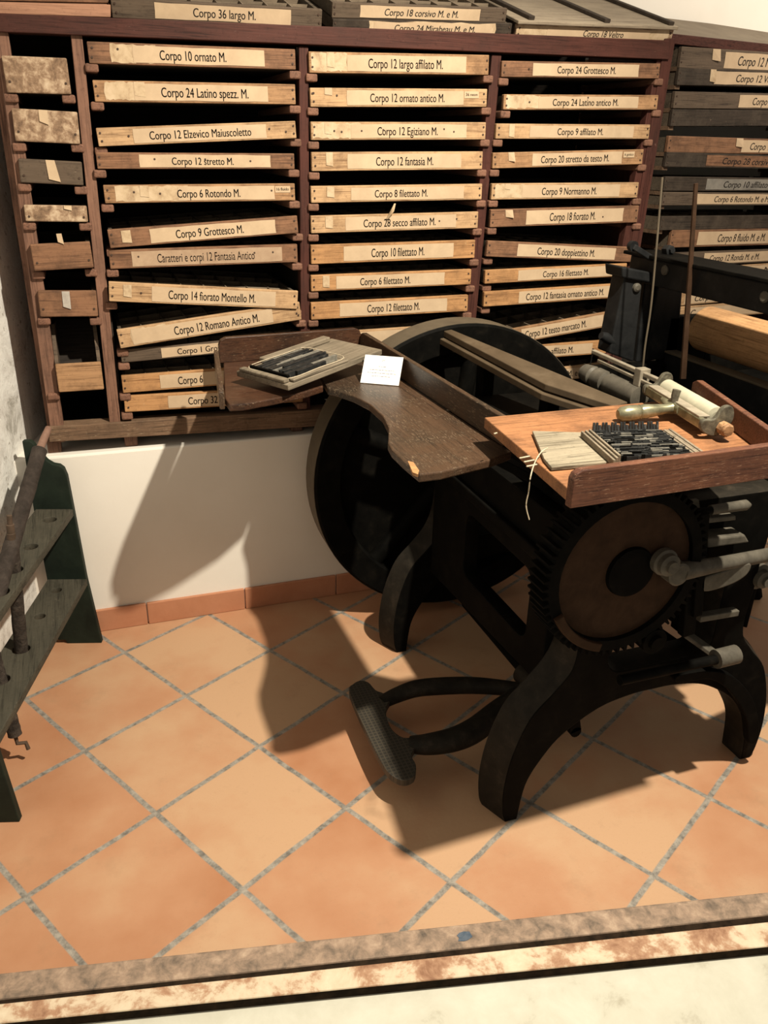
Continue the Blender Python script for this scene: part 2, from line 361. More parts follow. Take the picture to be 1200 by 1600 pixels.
# ------------------------------------------------------------------ object helpers
WORLD = {}
def _mk(name, bm, mat, smooth_=False):
    me = bpy.data.meshes.new(name)
    if len(bm.verts):
        lo_ = Vector([min(v.co[i] for v in bm.verts) for i in range(3)]); hi = Vector([max(v.co[i] for v in bm.verts) for i in range(3)])
        c = (lo_+hi)/2
    else: c = Vector((0, 0, 0))
    bmesh.ops.translate(bm, verts=bm.verts, vec=-c)
    for e in bm.edges:
        if len(e.link_faces) == 2 and e.calc_face_angle(0) > .65: e.smooth = False
    bm.to_mesh(me); bm.free()
    me.materials.append(M[mat] if isinstance(mat, str) else mat)
    o = bpy.data.objects.new(name, me); C.objects.link(o)
    return o, c
def part(name, bm, mat, parent, label=None):
    """mesh given in the parent's THING coordinates"""
    o, c = _mk(name, bm, mat)
    o.parent = parent
    off = WORLD.get(parent.name)
    o.location = c-(off if off is not None else Vector((0, 0, 0)))
    WORLD[o.name] = c
    if label: o['label'] = label
    return o
def thing(name, label, cat, matrix, group=None):
    o = bpy.data.objects.new(name, None); C.objects.link(o); o.empty_display_size = .05
    o.matrix_world = matrix if isinstance(matrix, Matrix) else Matrix.Translation(matrix)
    WORLD[o.name] = Vector((0, 0, 0)) if isinstance(matrix, Matrix) else Vector(matrix)
    o['label'] = label; o['category'] = cat
    if group: o['group'] = group
    return o
def solo(name, bm, mat, label, cat, group=None):
    o, c = _mk(name, bm, mat); o.location = c; WORLD[o.name] = c
    o['label'] = label; o['category'] = cat
    if group: o['group'] = group
    return o
def struct(name, bm, mat):
    o, c = _mk(name, bm, mat); o.location = c; WORLD[o.name] = c; o['kind'] = 'structure'; return o

# ------------------------------------------------------------------ the room
fb = bmesh.new()
fb = box_bm(-1.6, 4.2, -0.6, 3.4, -.06, 0.0)
flo = struct('floor', fb, 'tiles')
for v in flo.data.vertices: v.co += flo.location
flo.location = (0, 0, 0)
LW0 = V((-.243, 2.27, 0)); LWD = V((-.27, -.96, 0)).normalized()
a = LW0 - LWD*.75; b_ = LW0 + LWD*2.2
nrm = V((-LWD.y, LWD.x, 0)); nrm = nrm if nrm.x < 0 else -nrm
struct('wall_left', prism([a, b_, b_+nrm*.12, a+nrm*.12], (0, 0, 2.9)), 'peeling')
struct('wall_back', box_bm(-.6, 4.2, 2.86, 2.98, 0, 2.9), 'plaster')
struct('wall_ledge', box_bm(-.262, 4.2, 2.265, 2.86, 0, .571, .006), 'plaster')
sk = bmesh.new()
xj = [-.252, .055, .358, .662, .966, 1.27, 1.574, 1.878, 2.18, 2.48, 2.79]
for i in range(len(xj)-1): box_bm(xj[i]+.0015, xj[i+1]-.0015, 2.255, 2.266, .0, .074, .0025, bm=sk)
struct('baseboard_back', sk, 'skirting')

def sillpoly(q, z, t):
    P = [at_z(x, y, z) for x, y in q]
    d = (P[1]-P[0]).normalized(); P2 = [P[0]-d*.45, P[1]+d*1.6]
    e = (P[2]-P[3]).normalized(); P2 += [P[2]+e*1.6, P[3]-e*.45]
    return prism(P2, (0, 0, -t), .004)
struct('trim_1', sillpoly([(0, 1520), (1200, 1393), (1200, 1429), (0, 1561)], .028, .028), 'sill_brown')
struct('trim_2', sillpoly([(0, 1568), (1200, 1440), (1200, 1478), (0, 1598)], .030, .005), 'sill_cream')
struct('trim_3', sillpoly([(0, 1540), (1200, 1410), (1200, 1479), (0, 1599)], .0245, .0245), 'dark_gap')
P = [at_z(0, 1612, .002), at_z(1200, 1492, .002)]; d = (P[1]-P[0]).normalized(); n_ = V((d.y, -d.x, 0))
struct('floor_threshold', prism([P[0]-d*.6-n_*.012, P[1]+d*1.8-n_*.012, P[1]+d*1.8+n_*.7, P[0]-d*.6+n_*.7], (0, 0, -.02)), 'marble')
t1 = bpy.data.objects['trim_1']
ist = at_z(725, 1463, .0285)
part('ink_stain', prism([ist+V((.014*math.cos(k*.63)*(1+.3*math.sin(k*2.3)), .010*math.sin(k*.63), 0)) for k in range(10)], (0, 0, .0004)), 'blue_ink', t1)

# ------------------------------------------------------------------ the left rack
YR = 2.27
rk = thing('type_case_rack', 'large red-brown wooden rack of shallow drawers standing on the white ledge', 'rack', V((.77, YR, .571)))
def rpoly(px, y=YR, depth=.4): return prism([at_y(x, yy, y) for x, yy in px], (0, depth, 0), .002)
part('top_rail', rpoly([(-14, 20), (1046, 63), (1046, 93), (-14, 49)], YR-.012, .05), 'rack_red', rk)
part('post', rpoly([(-9, 45), (12, 46), (103, 690), (82, 694)], depth=.03), 'rack_brown_v', rk)
part('post', rpoly([(110, 50), (128, 51), (189, 664), (172, 668)], depth=.03), 'rack_brown_v', rk)
part('post', rpoly([(467, 72), (482, 73), (485, 645), (471, 648)], depth=.03), 'rack_red_v', rk)
part('post', rpoly([(769, 85), (784, 86), (738, 560), (723, 560)], depth=.03), 'rack_red_v', rk)
part('post', rpoly([(1027, 93), (1041, 93), (940, 640), (925, 640)], depth=.03), 'rack_red_v', rk)
part('post', rpoly([(1040, 60), (1056, 60), (955, 660), (940, 660)], YR-.004, depth=.4), 'rack_red_v', rk)
part('bottom_beam', rpoly([(77, 667), (480, 641), (935, 610), (935, 640), (480, 667), (77, 691)], YR-.008, .05), 'rack_brown', rk)
# sides, shelves behind and back
zt, zb = 1.60, .60
part('side_panel', box_bm(-.15, -.13, YR+.03, YR+.42, zb, 1.59), 'rack_brown_v', rk)
for x in (.043, .581, 1.117):
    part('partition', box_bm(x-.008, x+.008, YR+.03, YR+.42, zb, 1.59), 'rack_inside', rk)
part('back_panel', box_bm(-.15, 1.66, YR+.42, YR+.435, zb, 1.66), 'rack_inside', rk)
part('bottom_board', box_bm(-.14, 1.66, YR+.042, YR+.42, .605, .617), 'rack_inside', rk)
part('sloping_top', prism([V((-.16, YR+.03, 1.59)), V((1.67, YR+.03, 1.636)), V((1.67, YR+.45, 1.77)), V((-.16, YR+.45, 1.724))], (0, 0, .012)), 'grey_top', rk)
for x in (-.14, .065, .55, 1.1, 1.62):
    part('foot', box_bm(x-.018, x+.018, YR+.025, YR+.07, .571, .607, .004), 'rack_brown_v', rk)
runner_n = [0]
def runner(px, py, side, y=YR):
    p = at_y(px, py, y)
    runner_n[0] += 1
    w2 = .026
    x0, x1 = (p.x-.010, p.x+w2-.006) if side < 0 else (p.x-w2+.006, p.x+.010)
    part('runner', box_bm(x0, x1, YR-.010, YR+.40, p.z-.020, p.z-.0015, .004), 'runner', rk)

# ------------------------------------------------------------------ lettering
def text_bm(body, width, cap, shear=0.0):
    cu = bpy.data.curves.new('tmpt', 'FONT'); cu.body = body; cu.size = 1; cu.resolution_u = 4; cu.shear = shear
    ob = bpy.data.objects.new('tmpt', cu); C.objects.link(ob)
    dg = bpy.context.evaluated_depsgraph_get(); me = bpy.data.meshes.new_from_object(ob.evaluated_get(dg))
    bpy.data.objects.remove(ob); bpy.data.curves.remove(cu)
    b = bmesh.new(); b.from_mesh(me); bpy.data.meshes.remove(me)
    xs = [v.co.x for v in b.verts]; x0, x1 = min(xs), max(xs)
    b2 = b.copy(); bmesh.ops.translate(b2, verts=b2.verts, vec=(.026, 0, .0)); b = merge(b, b2); x1 += .026
    sx = width/(x1-x0); szz = cap/.70
    for v in b.verts: v.co = Vector(((v.co.x-x0)*sx, 0, v.co.y*szz))     # upright, facing -Y
    return b
def torn(x0, x1, z0, z1, y, n=9, amp=.002):
    P = []
    rr = lambda: random.uniform(-amp, amp)
    for k in range(n+1): P.append((x0+(x1-x0)*k/n+ (rr() if 0 < k < n else 0), y, z0+rr()*.6))
    P.append((x1+rr(), y, (z0+z1)/2))
    for k in range(n+1): P.append((x1-(x1-x0)*k/n, y, z1+rr()*.6))
    P.append((x0+rr(), y, (z0+z1)/2+rr()))
    return prism(P, (0, .0004, 0))

# ------------------------------------------------------------------ one type case
case_count = [0]
def type_case(Lq, Rq, lab, txt, tx, tone, label, group, plane=None, pull=.012, depth=.37, tabs=(), old=None, mark=None, shear=0.0,
              paper='paper', ink='ink', tilt=0.0, cover=None, runners=True, thick=1.0, smalltag=None, interior=True, name='type_case', holes=()):
    xl, ytl, ybl = Lq; xr, ytr, ybr = Rq
    if plane is None: g = lambda x, y: at_y(x, y, YR-pull)
    else: g = lambda x, y: at_pl(x, y, plane[0]-plane[1]*pull, plane[1])
    tl, bl, tr, br = g(xl, ytl), g(xl, ybl), g(xr, ytr), g(xr, ybr)
    ax = ((tr+br)-(tl+bl)).normalized()
    wd = (((tr+br)-(tl+bl))/2).length; ht = (((tl-bl).length+(tr-br).length)/2)
    back = V((0, 1, 0)) if plane is None else plane[1]
    upv = ax.cross(back).normalized()
    if upv.z < 0: upv = -upv
    bk = upv.cross(ax).normalized()
    if tilt:
        Rm = Matrix.Rotation(tilt, 3, ax); upv = Rm @ upv; bk = Rm @ bk
    o = (bl+br)/2
    mtx = Matrix.Identity(4)
    for i in range(3): mtx[i][0] = ax[i]; mtx[i][1] = bk[i]; mtx[i][2] = upv[i]; mtx[i][3] = o[i]
    root = thing(name, label, 'type case', mtx, group)
    hw = wd/2
    part('front_panel', box_bm(-hw, hw, 0, .013, 0, ht, .0018), tone, root)
    tr_ = bmesh.new(); h2 = ht*.93
    iw = hw-.004
    for s in (-1, 1): box_bm(s*iw-(.009 if s > 0 else 0), s*iw+(.009 if s < 0 else 0), .0125, depth, .0005, h2, bm=tr_)
    box_bm(-iw+.009, iw-.009, depth-.009, depth, .0005, h2, bm=tr_); box_bm(-iw+.009, iw-.009, .0125, depth-.009, .0005, .006, bm=tr_)
    part('tray', tr_, 'tray_wood', root)
    if interior:
        dv = bmesh.new(); nx = 8; ny = 4
        for k in range(1, nx):
            x = -iw+2*iw*k/nx; box_bm(x-.0015, x+.0015, .0135, depth-.0095, .0065, h2*.93, bm=dv)
        for k in range(1, ny):
            y = depth*k/ny; box_bm(-iw+.010, iw-.010, y-.0015, y+.0015, .0065, h2*.90, bm=dv)
        part('divider', dv, 'divider_wood', root)
    X = lambda x: -hw+wd*(x-xl)/(xr-xl)
    if old:
        x0, x1, pm = old
        part('old_paper', torn(X(x0), X(x1), ht*.10, ht*.93, -.0005, 14, .004), pm, root)
    if lab:
        x0, x1 = X(lab[0]), X(lab[1])
        pl = part('paper_label', torn(x0, x1, ht*.10, ht*.88, -.0011, 9, .0012), paper, root)
        if txt:
            t0, t1_ = X(tx[0]), X(tx[1]); cap = ht*.46
            b = text_bm(txt, t1_-t0, cap, shear)
            bmesh.ops.translate(b, verts=b.verts, vec=(t0, -.0014, ht*.26))
            part('lettering', b, ink, pl)
    if smalltag:
        x0, x1, tt = smalltag
        pl = part('paper_tag', torn(X(x0), X(x1), ht*.48, ht*.86, -.0011, 3, .0005), 'paper', root)
        b = text_bm(tt, (X(x1)-X(x0))*.8, ht*.17); bmesh.ops.translate(b, verts=b.verts, vec=(X(x0)*.9+X(x1)*.1, -.0014, ht*.6)); part('lettering', b, 'ink', pl)
    for x, wpx, zt0, zb0, lean in tabs:
        x0, x1 = X(x), X(x+wpx)
        part('paper_tab', prism([(x0, -.0016, ht*zt0), (x1, -.0016, ht*zt0), (x1+lean, -.0016-.004*abs(lean)/.003 if lean else -.0016, ht*zb0), (x0+lean, -.0016, ht*(zb0+.06))], (0, .0005, 0)), 'paper_old' if zb0 < .4 else 'paper', root)
    ends = []
    for s in (-1, 1):
        for zf in (.28, .72): ends.append((s*(hw-.008+random.uniform(-.002, .002)), ht*zf))
    for x, zz in ends+[(X(hx), ht*hz) for hx, hz in holes]:
        nb = lathe((x, .0005, zz), (0, -1, 0), [(0, .0028), (.0020, .0026), (.0023, 0)], 8)
        part('nail', nb, 'nail', root)
    if cover:
        cm = box_bm(-hw-.004, hw+.004, -.012, depth+.06, ht+.001, ht+.010, .002)
        cp = part('cover_board', cm, cover, root)
        for k in (-.42, .05, .47):
            part('batten', box_bm(k*wd-.009, k*wd+.009, -.002, depth+.05, ht+.0102, ht+.020, .002), 'case_dark', cp)
    if runners and plane is None:
        runner(xl, ybl, -1); runner(xr, ybr, 1)
    return root

LA = 'wooden type case, %s from top in the first wide column, %s'
LB = 'wooden type case, %s from top in the second wide column, %s'
LC = 'wooden type case, %s from top in the third wide column, %s'
g1, g2, g3 = 'type cases in the first wide column', 'type cases in the second wide column', 'type cases in the third wide column'
tp, tt_, tb, to = 'case_pale', 'case_tan', 'case_brown', 'case_orange'
# first wide column
type_case((139, 66, 98), (463, 76, 110), (205, 411), 'Corpo 10 ornato M.', (245, 349), tb, LA % ('first', 'label torn at left'), g1, old=(172, 240, 'paper_old'), holes=((183, .7),))
type_case((148, 126, 158), (463, 131, 164), (207, 417), 'Corpo 24 Latino spezz. M.', (248, 385), tt_, LA % ('second', 'pale mottled ends'), g1, old=(165, 215, 'paper_old'), tabs=((208, 16, .95, .25, 0),))
type_case((154, 200, 229), (464, 189, 216), (207, 415), 'Corpo 12 Elzevico Maiuscoletto', (231, 390), tp, LA % ('third', 'rising to the right'), g1, pull=.02, holes=((200, .5), (420, .6), (447, .4)))
type_case((152, 238, 264), (461, 240, 264), (215, 421), 'Corpo 12 stretto M.', (264, 361), tb, LA % ('fourth', 'reddish with spotted label'), g1, holes=((238, .6), (316, .6), (352, .5), (388, .5)))
type_case((164, 289, 318), (462, 287, 313), (274, 428), 'Corpo 6 Rotondo M.', (273, 372), tt_, LA % ('fifth', 'ragged paper and small tag'), g1, old=(180, 290, 'paper_old'), tabs=((217, 13, .95, .3, 0),), smalltag=(429, 454, '16 fluido'), holes=((208, .6), (423, .6), (247, .5)))
type_case((172, 359, 388), (467, 337, 364), (233, 430), 'Corpo 9 Grottesco M.', (272, 378), tb, LA % ('sixth', 'slanting up to the right'), g1, pull=.02, tabs=((191, 14, .9, .2, 0),))
type_case((172, 391, 420), (466, 381, 410), (205, 440), 'Caratteri e corpi 12 Fantasia Antico', (243, 395), tb, LA % ('seventh', 'with faded old label'), g1, paper='paper_faded', ink='ink_faded', holes=((215, .6), (252, .55), (395, .6), (425, .6)))
type_case((170, 440, 471), (465, 455, 483), (233, 428), 'Corpo 14 fiorato Montello M.', (258, 395), tp, LA % ('eighth', 'drooping right, compartments showing'), g1, pull=.03, tabs=((191, 12, .9, .25, 0),), holes=((217, .5),))
type_case((188, 515, 545), (472, 472, 499), (208, 426), 'Corpo 12 Romano Antico M.', (271, 404), tp, LA % ('ninth', 'tilted steeply up right'), g1, pull=.024, old=(208, 260, 'paper_old'), holes=((456, .7), (465, .4)))
type_case((190, 548, 566), (474, 520, 541), (250, 420), 'Corpo 1 Grotte', (274, 349), 'case_grey', LA % ('tenth', 'half hidden under another'), g1, pull=.006)
type_case((192, 588, 614), (474, 566, 592), (248, 420), 'Corpo 6', (275, 313), to, LA % ('eleventh', 'orange wood'), g1, pull=.006)
type_case((195, 619, 644), (474, 604, 628), (260, 420), "Corpo 32'.", (290, 340), to, LA % ('twelfth', 'lowest and orange'), g1, pull=.006)
# second wide column
type_case((483, 80, 114), (764, 86, 117), (539, 726), 'Corpo 12 largo affilato M.', (571, 688), tt_, LB % ('first', 'with white tab'), g2, old=(486, 540, 'paper_old'), tabs=((509, 11, .98, .25, 0),))
type_case((485, 137, 167), (761, 139, 167), (539, 722), 'Corpo 12 ornato antico M.', (574, 691), tp, LB % ('second', 'tiny tag at right'), g2, tabs=((506, 11, 1.0, .6, 0),), smalltag=(723, 747, '36 neon'), holes=((488, .7), (524, .6)))
type_case((486, 189, 220), (759, 192, 217), (545, 727), 'Corpo 12 Egiziano M.', (585, 680), tp, LB % ('third', 'covered in spotted old paper'), g2, old=(488, 560, 'paper_old'), tabs=((506, 10, .98, .3, 0),), holes=((520, .5), (531, .45), (561, .5), (690, .6), (706, .45), (594, .55)))
type_case((487, 237, 268), (754, 237, 264), (540, 718), 'Corpo 12 fantasia M.', (583, 673), tp, LB % ('fourth', 'clean pale label'), g2, tabs=((508, 10, .98, .25, 0),))
type_case((486, 291, 317), (753, 287, 312), (545, 723), 'Corpo 8 filettato M.', (581, 664), tp, LB % ('fifth', 'square white tab'), g2, tabs=((509, 11, .95, .3, 0),))
type_case((486, 337, 365), (747, 331, 356), (537, 710), 'Corpo 28 secco affilato M.', (564, 677), tp, LB % ('sixth', 'paper curl above it'), g2, tabs=((507, 11, .95, .25, 0),), holes=((711, .6), (683, .5)))
type_case((486, 384, 412), (742, 374, 404), (534, 706), 'Corpo 10 filettato M.', (576, 659), to, LB % ('seventh', 'golden wood without tab'), g2)
type_case((486, 431, 455), (736, 420, 445), (523, 692), 'Corpo 6 filettato M.', (559, 637), to, LB % ('eighth', 'brown stain at right'), g2, tabs=((503, 10, .95, .2, 0),))
type_case((486, 474, 499), (731, 460, 487), (528, 696), 'Corpo 12 filettato M.', (570, 652), to, LB % ('ninth', 'just above the flywheel'), g2)
type_case((486, 522, 544), (726, 505, 528), (528, 690), None, None, tp, LB % ('tenth', 'mostly hidden behind press'), g2, pull=.004)
# third wide column
type_case((783, 94, 121), (1030, 100, 122), (829, 995), 'Corpo 24 Grottesco M.', (866, 958), tb, LC % ('first', 'greyish wood'), g3, holes=((823, .5),))
type_case((786, 147, 172), (1027, 149, 171), (838, 994), 'Corpo 24 Latino antico M.', (859, 962), tt_, LC % ('second', 'ragged left end'), g3, old=(790, 840, 'paper_old'), holes=((824, .5), (913, .8)))
type_case((774, 193, 217), (1014, 195, 217), (824, 987), 'Corpo 9 affilato M.', (866, 938), tp, LC % ('third', 'paper tab at left'), g3, tabs=((793, 8, .98, .1, 0),))
type_case((769, 238, 264), (1004, 234, 256), (828, 969), 'Corpo 20 stretto da testo M.', (841, 948), tt_, LC % ('fourth', 'small tag at right'), g3, tabs=((791, 9, 1.0, .4, .003),), smalltag=(971, 989, '6 gotico'))
type_case((767, 287, 312), (996, 285, 309), (812, 965), 'Corpo 9 Normanno M.', (842, 928), tp, LC % ('fifth', 'pale label and curled tab'), g3, tabs=((786, 8, .98, .6, 0),), old=(772, 815, 'paper_old'))
type_case((765, 328, 355), (996, 321, 348), (818, 971), 'Corpo 18 fiorato M.', (854, 926), tb, LC % ('sixth', 'dark reddish with white tab'), g3, tabs=((786, 11, .95, .5, .003),), holes=((938, .4),))
type_case((759, 375, 402), (998, 388, 409), (804, 957), 'Corpo 20 doppiettino M.', (834, 924), tb, LC % ('seventh', 'sloping down to the right'), g3, pull=.02)
type_case((757, 422, 444), (978, 412, 431), (806, 955), 'Corpo 16 filettato M.', (844, 916), to, LC % ('eighth', 'golden brown'), g3, pull=.02)
type_case((755, 457, 479), (975, 442, 465), (807, 951), 'Corpo 12 fantasia ornato antico M.', (818, 941), to, LC % ('ninth', 'longest lettering'), g3, pull=.02)
type_case((752, 523, 547), (968, 484, 507), (812, 941), 'Corpo 12 testo marcato M.', (818, 914), tt_, LC % ('tenth', 'steeply tilted with open compartments'), g3, pull=.024)
type_case((752, 545, 567), (947, 532, 552), (800, 923), 'co affilato M.', (846, 893), to, LC % ('eleventh', 'behind the flywheel'), g3, pull=.006)
type_case((752, 590, 610), (945, 566, 587), (800, 921), 'lo M. e M.', (873, 912), 'case_pale', LC % ('twelfth', 'lowest, behind the flywheel'), g3, pull=.006)

# ------------------------------------------------------------------ narrow column: deep boxes
def drawer_box(Lq, Rq, tone, label, pull=.015, tab=None, tabmat='paper', rim=None, back_h=1.0, depth=.36):
    xl, ytl, ybl = Lq; xr, ytr, ybr = Rq; g = lambda x, y: at_y(x, y, YR-pull)
    tl, bl, tr, br = g(xl, ytl), g(xl, ybl), g(xr, ytr), g(xr, ybr)
    ax = ((tr+br)-(tl+bl)).normalized(); wd = (((tr+br)-(tl+bl))/2).length; ht = ((tl-bl).length+(tr-br).length)/2
    mtx = frame_m((bl+br)/2, ax, (0, 1, 0)); root = thing('drawer_box', label, 'drawer', mtx, 'small drawers in the narrow left column'); hw = wd/2
    part('front_panel', box_bm(-hw, hw, 0, .013, 0, ht, .003), tone, root)
    t = bmesh.new()
    for s in (-1, 1): box_bm(s*hw-(.010 if s > 0 else 0), s*hw+(.010 if s < 0 else 0), .0125, depth, .0005, ht*back_h*.96, bm=t)
    box_bm(-hw+.010, hw-.010, depth-.01, depth, .0005, ht*.95, bm=t); box_bm(-hw+.010, hw-.010, .0125, depth-.01, .0005, .006, bm=t)
    part('tray', t, 'tray_wood', root)
    if tab:
        x0, x1, z0, z1, ln = tab; X = lambda x: -hw+wd*(x-xl)/(xr-xl)
        part('paper_tab', prism([(X(x0), -.001, ht*z1), (X(x1), -.001, ht*z1), (X(x1)+ln, -.003, ht*z0), (X(x0)+ln*.4, -.003, ht*(z0+.1))], (0, .0006, 0)), tabmat, root)
    for s in (-1, 1):
        part('nail', lathe((s*(hw-.009), .0005, ht*.3), (0, -1, 0), [(0, .003), (.002, .0026), (.0023, 0)], 8), 'nail', root)
    runner(xl+2, ybl, -1); runner(xr-2, ybr, 1)
    return root
drawer_box((11, 87, 145), (112, 92, 147), 'mottled_board', 'deep mottled drawer at the top of the narrow left column')
drawer_box((24, 168, 222), (126, 177, 224), 'mottled_board', 'mottled drawer second from top of narrow column, paper tab on top', tab=(65, 79, .55, 1.0, 0))
drawer_box((32, 248, 285), (131, 253, 290), 'case_grey', 'dark grey drawer third from top of narrow column, tab hanging', tab=(74, 88, .1, 1.0, .01))
drawer_box((40, 320, 346), (138, 322, 347), 'mottled_board', 'low mottled drawer fourth from top of narrow column', tab=(102, 114, .7, 1.0, 0), tabmat='paper_old')
drawer_box((54, 383, 423), (147, 377, 419), 'case_brown', 'reddish drawer pulled forward, fifth from top of narrow column', pull=.03, tab=(97, 105, .95, 1.35, .002))
drawer_box((63, 455, 495), (154, 454, 495), 'case_brown', 'red-brown drawer with grey tape, sixth from top of narrow column', tab=(100, 112, .3, .98, 0), tabmat='tape')
# the seventh: an open box tipped forward so that its inside shows
def tipped():
    bl, br = at_y(92, 611, YR-.02), at_y(163, 611, YR-.02); wd = (br-bl).length; hw = wd/2; o = (bl+br)/2
    ang = math.radians(62)
    root = thing('drawer_box', 'open drawer standing tipped forward at the bottom of the narrow column', 'drawer', Matrix.Translation(o), 'small drawers in the narrow left column')
    part('front_panel', box_bm(-hw, hw, 0, .012, 0, .075, .003), 'case_tan', root)
    for s in (-1, 1):
        part('side_board', prism([V((s*hw, .0125, 0)), V((s*hw, .07, 0)), V((s*hw, .19, .155)), V((s*hw, .08, .165)), V((s*hw, .0125, .078))], (-s*.009, 0, 0)), 'case_grey', root)
    part('floor_board', prism([V((-hw, .071, .004)), V((hw, .071, .004)), V((hw, .192, .155)), V((-hw, .192, .155))], (0, .008, -.006)), 'rack_inside', root)
    runner(80, 613, -1)
tipped()
# paper curl between two cases
pc = [at_y(x, y, YR-.018) for x, y in ((617, 318), (611, 330), (605, 342))]
solo('paper_scrap', prism([pc[0]+V((-.002, 0, 0)), pc[0]+V((.003, 0, 0)), pc[1]+V((.006, -.008, 0)), pc[2]+V((.003, 0, 0)), pc[2]+V((-.003, 0, 0)), pc[1]+V((-.003, -.008, 0))], (0, .0008, 0)), 'paper_old', 'narrow curled paper strip hanging from the fifth case of second wide column', 'paper')

# ------------------------------------------------------------------ cases lying on the rack's sloping top
gt = 'cases lying on the rack top'
TL = math.radians(17)
pb = [at_y(x, y, YR+.0) for x, y in ((-20, 3), (173, 7), (173, 27), (-20, 21))]
pbr = thing('plain_board', 'plain pinkish wooden board lying at the left end of the rack top', 'board', V((-.03, YR, 1.62)))
part('front_edge', prism(pb, (0, .02, 0), .002), 'pink_board', pbr)
part('panel', prism([p+V((0, .0205, 0)) for p in pb], (0, .36, .11), .002), 'pink_board', pbr)
lidb = [at_y(x, y, YR+.035) for x, y in ((-20, -22), (170, -16), (170, 5), (-20, 1))]
solo('thin_box', prism(lidb, (0, .3, .09), .002), 'case_brown', 'red-brown box edge lying on the pinkish board at the top left', 'box')
type_case((175, -3, 27), (503, 14, 45), (238, 451), 'Corpo 36 largo M.', (296, 394), 'case_grey', 'dark type case on the rack top beside the pinkish board', gt, pull=-.006, tilt=TL, runners=False)
type_case((519, 29, 52), (798, 37, 57), (580, 765), 'Corpo 24 Mirabeau M. e M.', (611, 738), 'case_dark', 'dark type case under another one on the rack top', gt, pull=-.004, tilt=TL, runners=False, shear=.15, old=(572, 770, 'paper_old'))
type_case((518, 3, 28), (790, 13, 36), (559, 746), 'Corpo 18 corsivo M. e M.', (596, 711), 'case_grey', 'type case stacked uppermost on the rack top, centre', gt, pull=-.002, tilt=TL, runners=False, shear=.15)
type_case((804, 37, 59), (1048, 46, 67), (850, 1010), 'Corpo 18 Veltro', (905, 968), 'mottled_board', 'type case under a grey battened board at the rack top right', gt, pull=-.006, tilt=TL, runners=False, shear=.15, old=(806, 1040, 'paper_old'), cover='grey_board', interior=False)

# ------------------------------------------------------------------ the right rack, set back and turned a little
A2 = math.radians(9); O2 = V((1.74, 2.41, 0)); N2 = V((-math.sin(A2), math.cos(A2), 0)); D2 = V((math.cos(A2), math.sin(A2), 0))
g4 = 'dark type cases in the right rack'
def p2(px, py, off=0.0): return at_pl(px, py, O2+N2*off, N2)
r2 = thing('dark_case_rack', 'second rack of dark type cases at right, behind the press', 'rack', V((2.0, 2.5, .571)))
part('top_rail', prism([p2(1030, 50), p2(1345, 84), p2(1345, 101), p2(1030, 66)], N2*.05, .002), 'rack_red', r2)
e0, e1 = p2(1030, 50), p2(1345, 84)
part('sloping_top', prism([e0+N2*.052, e1+N2*.052, e1+N2*.36+V((0, 0, .10)), e0+N2*.36+V((0, 0, .10))], (0, 0, -.012)), 'grey_top', r2)
q0, q1 = O2+D2*-.02, O2+D2*((p2(1340, 77)-O2).dot(D2)+.03)
part('back_panel', prism([V((q0.x, q0.y, .571))+N2*.40, V((q1.x, q1.y, .571))+N2*.40, V((q1.x, q1.y, 1.66))+N2*.40, V((q0.x, q0.y, 1.66))+N2*.40], N2*.012), 'rack_inside', r2)
kR = (p2(1340, 77)-O2).dot(D2)
for k in (-.02, kR):
    q = O2+D2*k
    part('side_panel', prism([V((q.x, q.y, .571)), V((q.x, q.y, .571))+D2*.03, V((q.x, q.y, .571))+D2*.03+N2*.39, V((q.x, q.y, .571))+N2*.39], (0, 0, 1.08)), 'rack_brown_v', r2)
LR = 'dark-ended type case in the right rack, %s'
def c2(n, xl, tl, bl, tr, br, lab, txt, tx, tone, label, **k):
    # left end is at the rack's left side, right end past the frame edge
    lo_s, hi_s = 1150, 1500
    for _ in range(30):
        s = (lo_s+hi_s)/2
        if (p2(s, (tr+br)/2)-O2).dot(D2) > kR-.012: hi_s = s
        else: lo_s = s
    f = (s-xl)/(1200-xl)
    type_case((xl, tl, bl), (s, tl+(tr-tl)*f, bl+(br-bl)*f), lab, txt, tx, tone, LR % label, g4, plane=(O2, N2), pull=.01, depth=.33, shear=.2, **k)
    for x, y, sg in ((xl, bl, 1), (s, bl+(br-bl)*f, -1)):
        q = p2(x, y); a0, a1 = q-D2*.006*sg, q+D2*.016*sg
        dz = V((0, 0, -.0015)); part('runner', prism([a0+dz, a1+dz, a1+dz*9, a0+dz*9], N2*.36), 'rack_brown', r2)
c2(1, 1060, 77, 103, 83, 113, (1122, 1262), 'Corpo 12 Mirabeau M. e M.', (1142, 1253), 'case_grey', 'first from top', tabs=((1103, 11, .98, .4, .003),))
c2(2, 1057, 108, 132, 112, 136, (1108, 1262), 'Corpo 12 Veltro M. e M.', (1140, 1240), 'case_dark', 'second from top', tabs=((1101, 8, .98, .2, .002),))
c2(3, 1051, 145, 168, 147, 171, (1144, 1262), 'Corpo 10', (1165, 1199), 'case_grey', 'third from top')
c2(4, 1047, 173, 196, 173, 197, None, None, None, 'case_dark', 'fourth from top, blackish without a label')
c2(5, 1041, 214, 237, 218, 241, (1148, 1262), 'Corpo 12 c', (1161, 1204), 'case_brown', 'fifth from top', tabs=((1138, 10, .98, .4, .003),))
c2(6, 1038, 240, 259, 243, 264, (1095, 1255), 'Corpo 28 corsivo M. e M.', (1119, 1230), 'case_dark', 'sixth from top, faded label painted in shade', paper='case_brown')  # faded label in dark tone, shade of the case above painted in
c2(7, 1036, 277, 298, 279, 299, (1095, 1255), 'Corpo 10 affilato M. e M.', (1121, 1222), 'case_dark', 'seventh from top, label painted half in shade', paper='paper_grey')  # grey paper paints in the partial shade over this label
